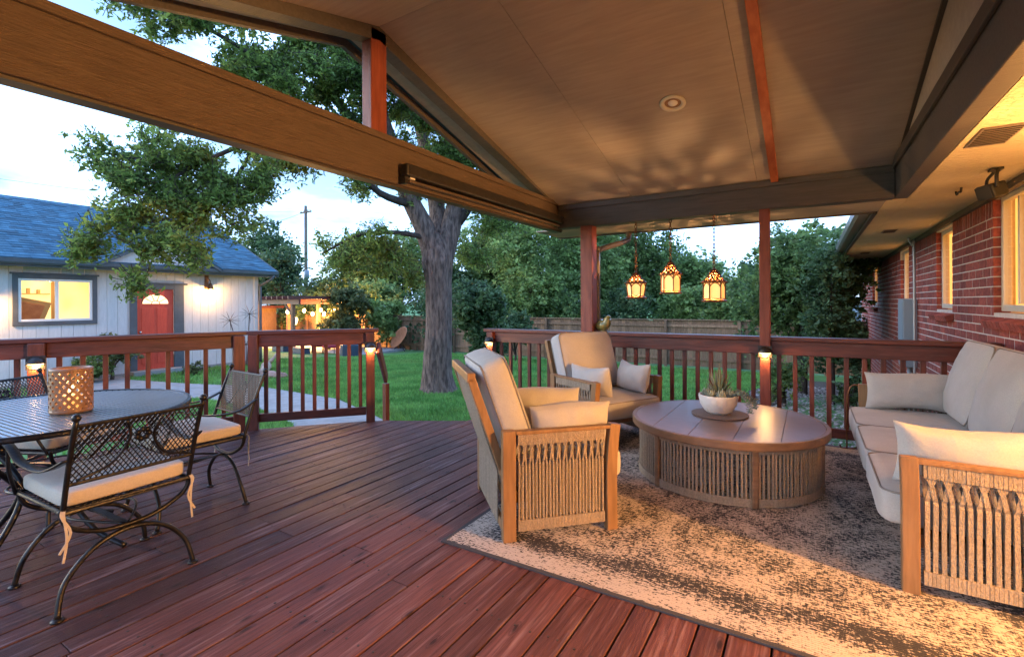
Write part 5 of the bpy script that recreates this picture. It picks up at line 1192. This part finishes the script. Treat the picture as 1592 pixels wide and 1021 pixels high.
# ================================================================== TREES AND SHRUBS
def leaf_quads(C, size, droop=.0, aspect=.45):
    n = len(C); a = RNG.uniform(0, 2 * np.pi, n); el = RNG.normal(-droop, .55, n); s = size * np.clip(RNG.lognormal(-.05, .38, n), .4, 2.0)
    d = np.stack([np.cos(a) * np.cos(el), np.sin(a) * np.cos(el), np.sin(el)], 1); r = RNG.normal(0, 1, (n, 3)); w = np.cross(d, r); w /= np.linalg.norm(w, axis=1)[:, None] + 1e-9
    nn_ = np.cross(d, w); sz = s[:, None]
    return np.stack([C - d * sz * .5, C + w * sz * aspect * .5 - d * sz * .05 + nn_ * sz * .06, C + d * sz * .5 - nn_ * sz * .05, C - w * sz * aspect * .5 - d * sz * .05 + nn_ * sz * .06], 1)
def sprays(centers, radii, per, spread, hang=0.0, twigs=None, leafn=26):
    """leaf positions: clumps of twigs inside ellipsoids"""
    out = []
    for c, r, k in zip(centers, radii, per):
        nt_ = max(4, int(k / leafn)); u = RNG.normal(0, 1, (nt_, 3)); u /= np.linalg.norm(u, axis=1)[:, None]; u *= (RNG.random((nt_, 1)) ** .42); tw = np.array(c) + u * np.array(r)
        dirs = RNG.normal(0, 1, (nt_, 3)) + u * 1.2; dirs[:, 2] -= hang; dirs /= np.linalg.norm(dirs, axis=1)[:, None]
        t = RNG.uniform(-1, 1, (nt_, leafn, 1)); out.append((tw[:, None, :] + dirs[:, None, :] * t * spread * 1.9 + RNG.normal(0, spread * .30, (nt_, leafn, 3))).reshape(-1, 3))
        if twigs is not None: twigs.append(np.stack([tw - dirs * spread * 2.4, tw + dirs * spread * 1.9], 1))
    return np.concatenate(out)
# the big locust on the lawn: limbs laid out from trunk base
lo = thing('locust_tree', (0, 0, 0), 0, 'large spreading locust tree on the lawn, overhanging the patio beam', 'tree')
def limb(P, n=5, name='limb', m='bark'):
    pts = catmull([atD(a, b_, c) for a, b_, c, _ in P], n); rr_ = list(np.interp(np.linspace(0, 1, len(pts)), np.linspace(0, 1, len(P)), [q[3] for q in P]))
    return MB().tube(pts, rr_, 12).build(name, m, lo, smooth=True)
DT = 9.45
TRK = [(682, 616, DT, .44), (681, 600, DT, .325), (680, 575, DT, .275), (682, 500, DT, .245), (681, 440, DT, .25), (679, 408, DT, .295), (677, 390, DT, .26), (677, 372, DT, .17), (676, 362, DT, .06)]
pts = catmull([atD(*q[:3]) for q in TRK], 6); rr_ = np.interp(np.linspace(0, 1, len(pts)), np.linspace(0, 1, len(TRK)), [q[3] for q in TRK])
tb = MB().tube(pts, list(rr_), 40)
for i, v in enumerate(tb.v[:len(pts) * 40]):      # fluted, furrowed trunk
    c = pts[i // 40]; k = i % 40; f = 1 + .07 * math.sin(k * 2 * math.pi / 40 * 5 + i // 40 * .05) + .035 * math.sin(k * 2 * math.pi / 40 * 13 + i // 40 * .25) + random.uniform(-.012, .012)
    vv = Vector(v); tb.v[i] = tuple(c + (vv - c) * f)
tb.build('trunk', 'bark', lo, smooth=True)
limb([(682, 455, DT, .17), (676, 410, DT, .21), (662, 360, DT - .1, .20), (640, 315, DT - .2, .17), (618, 262, DT - .4, .15), (596, 190, DT - .7, .13), (565, 110, DT - 1, .11), (530, 40, DT - 1.2, .09), (500, -60, DT - 1.4, .07)])
limb([(682, 460, DT, .17), (687, 410, DT, .21), (702, 350, DT + .2, .20), (712, 300, DT + .3, .16), (735, 230, DT + .4, .13), (745, 150, DT + .5, .10), (720, 40, DT + .5, .07)])
limb([(682, 455, DT + .1, .18), (682, 405, DT + .1, .22), (680, 330, DT + .4, .17), (665, 250, DT + .7, .14), (640, 130, DT + .8, .11), (630, 20, DT + .8, .09), (610, -80, DT + .8, .06)])
limb([(616, 258, DT - .4, .10), (570, 210, DT - .9, .085), (520, 150, DT - 1.3, .07), (490, 60, DT - 1.6, .055), (450, -20, DT - 1.9, .045)])
limb([(640, 318, DT - .2, .085), (590, 300, DT - .8, .06), (540, 250, DT - 1.4, .05), (470, 220, DT - 2.0, .042), (400, 220, DT - 2.4, .035), (320, 250, DT - 2.8, .028), (250, 290, DT - 3.1, .018), (190, 345, DT - 3.2, .01)], 4, 'bough', 'bark_dark')
limb([(520, 150, DT - 1.3, .06), (430, 110, DT - 2.0, .04), (350, 60, DT - 2.6, .03), (280, 25, DT - 2.9, .018), (210, 5, DT - 3.0, .01)], 4, 'bough', 'bark_dark')
limb([(400, 222, DT - 2.4, .03), (350, 300, DT - 2.7, .024), (290, 350, DT - 3.0, .018), (245, 390, DT - 3.15, .012), (225, 435, DT - 3.2, .007)], 4, 'bough', 'bark_dark')
limb([(300, 262, DT - 2.9, .02), (230, 250, DT - 3.1, .015), (150, 235, DT - 3.2, .008)], 4, 'bough', 'bark_dark')
limb([(672, 372, DT - .1, .06), (620, 362, DT - .4, .045), (560, 365, DT - .6, .03), (500, 395, DT - .8, .015)], 4, 'bough', 'bark_dark')
limb([(712, 300, DT + .3, .07), (745, 290, DT, .05), (775, 310, DT - .2, .03)], 4, 'bough', 'bark_dark')
limb([(700, 360, DT + .2, .10), (725, 330, DT + .2, .08), (742, 290, DT + .2, .06), (765, 200, DT, .04)], 4, 'bough', 'bark_dark')
BL_ = [(250, 12, 6.5, .42, 520), (325, 22, 6.5, .5, 900), (205, 2, 6.4, .26, 240), (410, 40, 7.3, .75, 2300), (485, 80, 7.8, .9, 3600), (545, 130, 8.1, .85, 3300), (440, 145, 7.5, .75, 2400), (372, 110, 7.0, .35, 420), (520, 200, 8.0, .7, 2000),
       (640, 130, 9.2, 1.0, 3600), (700, 190, 9.4, 1.0, 3600), (745, 245, 9.4, .6, 1500), (650, 50, 9.2, 1.0, 3400), (785, 300, 9.3, .32, 420), (690, 260, 9.8, .8, 1900),
       (330, 245, 6.7, .72, 3000), (262, 262, 6.5, .66, 2600), (205, 255, 6.3, .46, 1100), (415, 255, 7.0, .60, 1500), (160, 240, 6.2, .26, 260), (478, 250, 7.3, .40, 480),
       (250, 322, 6.35, .58, 2000), (325, 318, 6.6, .55, 1700), (188, 350, 6.2, .36, 560), (143, 368, 6.15, .18, 120), (272, 378, 6.25, .34, 560), (222, 440, 6.15, .17, 330), (385, 300, 6.8, .40, 640), (128, 392, 6.1, .12, 40), (225, 400, 6.2, .2, 160), (305, 400, 6.3, .16, 90),
       (560, 290, 8.6, .36, 330), (592, 372, 8.9, .55, 900), (540, 400, 8.8, .45, 620), (625, 415, 9.1, .42, 500), (655, 290, 9.3, .45, 520), (762, 352, 9.6, .5, 650), (735, 400, 10.0, .4, 360), (640, 240, 9.0, .5, 700),
       (430, -160, 8.0, 1.6, 3000), (640, -180, 9.0, 1.8, 3400), (240, -130, 7.0, 1.0, 900), (800, -60, 9.6, 1.3, 1500)]
Cn = [tuple(atD(a, b_, c)) for a, b_, c, _, _ in BL_]
TW = []; Cs, Rs, Ks = [], [], []
for (cx, cy, cz), _cz in zip(Cn, BL_):            # break every clump into tilted, layered pads with gaps between
    r, k = _cz[3:]; m_ = max(3, int(4 + r * 9))
    for q in range(m_):
        v = RNG.normal(0, 1, 3); v /= np.linalg.norm(v); v *= RNG.random() ** .4 * r * 1.05; f_ = RNG.uniform(.22, .42) * (r ** .6)
        Cs.append((cx + v[0], cy + v[1], cz + v[2] * .8)); Rs.append((f_, f_, f_ * .42)); Ks.append(k * (1.9 if _cz[2] < 7.2 and _cz[1] > 150 else 3.6) / m_ * RNG.uniform(.6, 1.4))
LP = sprays(Cs, Rs, Ks, .11, .5, TW, 24)
TW = np.concatenate(TW); wv = np.array([.0035, .0035, 0.0]); wz = np.array([0, 0, .0045])
tag(npmesh('twigs', np.concatenate([np.stack([TW[:, 0] - wv, TW[:, 0] + wv, TW[:, 1] + wv * .3, TW[:, 1] - wv * .3], 1), np.stack([TW[:, 0] - wz, TW[:, 0] + wz, TW[:, 1] + wz * .3, TW[:, 1] - wz * .3], 1)]), 4, 'bark_dark', lo), kind='stuff')
npmesh('crown', leaf_quads(LP, .066, .35, .42), 4, 'leaf_locust', lo)

def tree(name, label, base, h, rx, rz, zc, n, lm, ls, trunk_r=.16, group=None, lean=0, spread=.22, cat='tree', lobes=9, bark='bark_dark'):
    t = thing(name, base, 0, label, cat, group); c = Vector((lean, 0, zc)); cs, rs, ks = [], [], []
    for i in range(lobes):
        a = i * 2.4 + random.random(); f = random.uniform(.25, .68); el = random.uniform(-.75, .95)
        cs.append((c.x + rx * f * math.cos(a) * math.cos(el), rx * f * math.sin(a) * math.cos(el), c.z + rz * .72 * math.sin(el))); s = random.uniform(.34, .56); rs.append((rx * s, rx * s, rz * s * .85)); ks.append(n / lobes)
    for q in cs: MB().tube(catmull([(0, 0, zc * .28), (q[0] * .35, q[1] * .35, (zc * .4 + q[2]) / 2), q], 4), list(np.linspace(trunk_r * .45, .015, 9)), 6).build('limb', bark, t, smooth=True)
    MB().tube(catmull([(0, 0, -.1), (.03, .02, zc * .3), (lean * .6, -.03, zc * .8)], 4), list(np.linspace(trunk_r * 1.25, trunk_r * .5, 9)), 10).build('trunk', bark, t, smooth=True)
    npmesh('crown', leaf_quads(sprays(cs, rs, ks, spread, .1), ls, .1, .55), 4, lm, t); return t
def bgtree(px, py_top, px_r, D, label, lm, n=15000, ls=.17, zlow=.6, name='yard_tree'):
    p = atD(px, 471, D); ztop = atD(px, py_top, D).z + 1.0; rx = px_r / FPX * D
    zc = (ztop + zlow) / 2 + .1; return tree(name, label, (p.x, p.y, -1.0), ztop, rx, (ztop - zlow) / 2 * 1.12, zc, n, lm, ls, .18, 'trees beyond the yard fence', 0, .02 * D * .55)
bgtree(400, 340, 62, 34, 'blue-green tree rising behind the garage corner', 'leaf_c', 11000, .24)
bgtree(436, 385, 40, 31, 'small dark tree behind the pergola', 'leaf_c', 7000, .2)
bgtree(330, 395, 40, 33, 'tree crown showing over the garage roof end', 'leaf_c', 5000, .22)
bgtree(545, 380, 62, 30, 'dense dark tree between utility pole and locust trunk', 'leaf_a', 12000, .2)
bgtree(620, 350, 72, 33, 'tall mid green tree behind the locust trunk', 'leaf_a', 13000, .22)
bgtree(760, 315, 70, 27, 'tree filling the gap beside the locust trunk', 'leaf_a', 18000, .19)
bgtree(835, 305, 74, 24, 'light green feathery tree behind the thick corner post', 'leaf_b', 21000, .16)
bgtree(925, 318, 70, 26, 'bright green tree behind the flared lantern', 'leaf_b', 20000, .17)
bgtree(1000, 335, 58, 27, 'mid green tree behind the domed lantern', 'leaf_a', 13000, .18)
bgtree(1085, 398, 50, 28, 'lower leafy tree below the open sky patch', 'leaf_b', 9000, .18)
bgtree(1175, 385, 40, 24, 'dark tree half hidden behind the thin post', 'leaf_c', 8000, .17)
bgtree(700, 420, 50, 26, 'shadowy tree low behind the locust trunk', 'leaf_c', 9000, .18)
bgtree(880, 350, 60, 29, 'mid green tree in the gap between feathery and bright trees', 'leaf_a', 11000, .18)
bgtree(965, 345, 56, 30, 'pale leafy tree in the gap behind the flared lantern', 'leaf_b', 11000, .19)
bgtree(1050, 392, 46, 31, 'mid green tree in the gap between the domed and square lanterns', 'leaf_a', 10000, .19)
bgtree(795, 335, 62, 31, 'mid green tree between locust trunk and corner post', 'leaf_b', 11000, .19)
bgtree(1128, 430, 44, 22, 'bushy dark tree at the fence end by the garden bed', 'leaf_a', 8000, .15)
bgtree(480, 425, 46, 29, 'dark leafy tree around the utility pole base', 'leaf_c', 9000, .18)
bgtree(585, 440, 50, 27, 'low grey-green tree over the warm fence', 'leaf_b', 9000, .17)
for _i, (_px, _l) in enumerate(((680, 'dense bush over the fence behind the locust trunk'), (790, 'dense bush over the fence near the corner post'), (880, 'dense bush over the fence behind the armchair'), (970, 'dense bush over the fence below the flared lantern'), (1060, 'dense bush over the fence below the square lantern'))):
    bgtree(_px, 448, 52, 23.5, _l, ('leaf_c', 'leaf_b', 'leaf_a')[_i % 3], 7000, .15, 0, 'fence_bush')
# big shrub by the house corner, multi-stemmed
p = atD(1245, 471, 10.6)
def shrub(px, py_base, D, h, rx, n, lm, ls, label, name='shrub', zg=None, spread=.09, lobes=8, tr=.04):
    q = atD(px, 471, D); z = float(gz(q.x, q.y)) if zg is None else zg
    return tree(name, label, (q.x, q.y, z), h, rx, h * .52, h * .52, n, lm, ls, tr, None, 0, spread, 'shrub', lobes)
tree('corner_tree', 'large dark leafy tree by the house corner and garden bed', (p.x, p.y, float(gz(p.x, p.y))), 3.9, 1.45, 1.75, 2.45, 26000, 'leaf_a', .085, .10, None, 0, .12, 'tree', 14)
p2 = atD(1290, 471, 9.0); tree('corner_tree', 'slim dark tree in the garden bed against the house eave', (p2.x, p2.y, float(gz(p2.x, p2.y))), 3.0, .62, 1.25, 1.75, 11000, 'leaf_c', .075, .06, None, 0, .10, 'tree', 9)
shrub(1330, 560, 12.5, 2.2, .75, 7000, 'leaf_d', .08, 'yellow-green shrub touching the brick wall')
shrub(742, 560, 14.5, 2.75, 1.15, 17000, 'leaf_c', .11, 'dense rounded dark shrub beside the locust trunk', spread=.12)
shrub(800, 540, 18.5, 1.9, 1.0, 6000, 'leaf_c', .12, 'low dark shrub along the fence')
shrub(535, 540, 23, 3.3, 1.5, 12000, 'leaf_d', .14, 'olive green shrub hanging over the pergola side fence', spread=.14)
shrub(600, 540, 24, 2.6, 1.3, 8000, 'leaf_b', .15, 'greyish green shrub against the fence top', spread=.14)
shrub(172, 600, 11.0, 1.05, .62, 7000, 'leaf_d', .05, 'golden green bushy shrub on the garage path', spread=.05)
shrub(140, 600, 10.6, .65, .45, 3500, 'leaf_a', .05, 'low dark green shrub beside the golden shrub', spread=.05)
shrub(300, 600, 11.8, .35, .3, 900, 'leaf_d', .05, 'small plant at the foot of the garage door step', spread=.04)
shrub(1215, 600, 8.6, .95, .42, 3000, 'leaf_b', .055, 'small pale green shrub at the garden bed edge', spread=.06)
shrub(1325, 600, 8.2, .7, .34, 1800, 'leaf_c', .06, 'low shrub in the chips beside the brick wall', spread=.05)
# tall rusty plant by the garage wall
rp_ = thing('canna_plant', Vector((XG + .55, 7.55, -.45)), 0, 'tall thin plant with dark rosettes by the garage wall', 'plant')
for i, (yy, hh) in enumerate(((-.42, 1.28), (.12, 1.45), (.25, .75), (.02, .6))):
    MB().tube(catmull([(0, yy * .3, 0), (.02, yy * .6, hh * .5), (.0, yy, hh)], 4), .012, 6).build('stem', 'rust_leaf', rp_, smooth=True)
    b = MB()
    for k in range(11): a = k * .6; leaf_blade(b, (0, yy, hh), (math.cos(a) * .3, math.cos(a), .25 + .8 * math.sin(a)), .26 if i < 2 else .14, .05, -.1, .006)
    b.build('leaf_rosette', 'rust_leaf', rp_)
# small wrought plant hanger by the sofa end
hg = thing('shepherd_hook', (.26, 5.02, 0), 0, 'thin curled wire stand beside the sofa end', 'wire stand')
MB().tube(catmull([(0, 0, .01), (.0, 0, .25), (.01, 0, .48), (.05, 0, .56), (.10, 0, .53), (.10, 0, .47)], 5), .006, 6).build('stem', 'bronze', hg, smooth=True)
MB().tube(catmull([(-.05, 0, .04), (-.04, 0, .012), (.0, 0, .012), (.05, .02, .012), (.08, .04, .03)], 4), .006, 6).build('foot', 'bronze', hg, smooth=True)
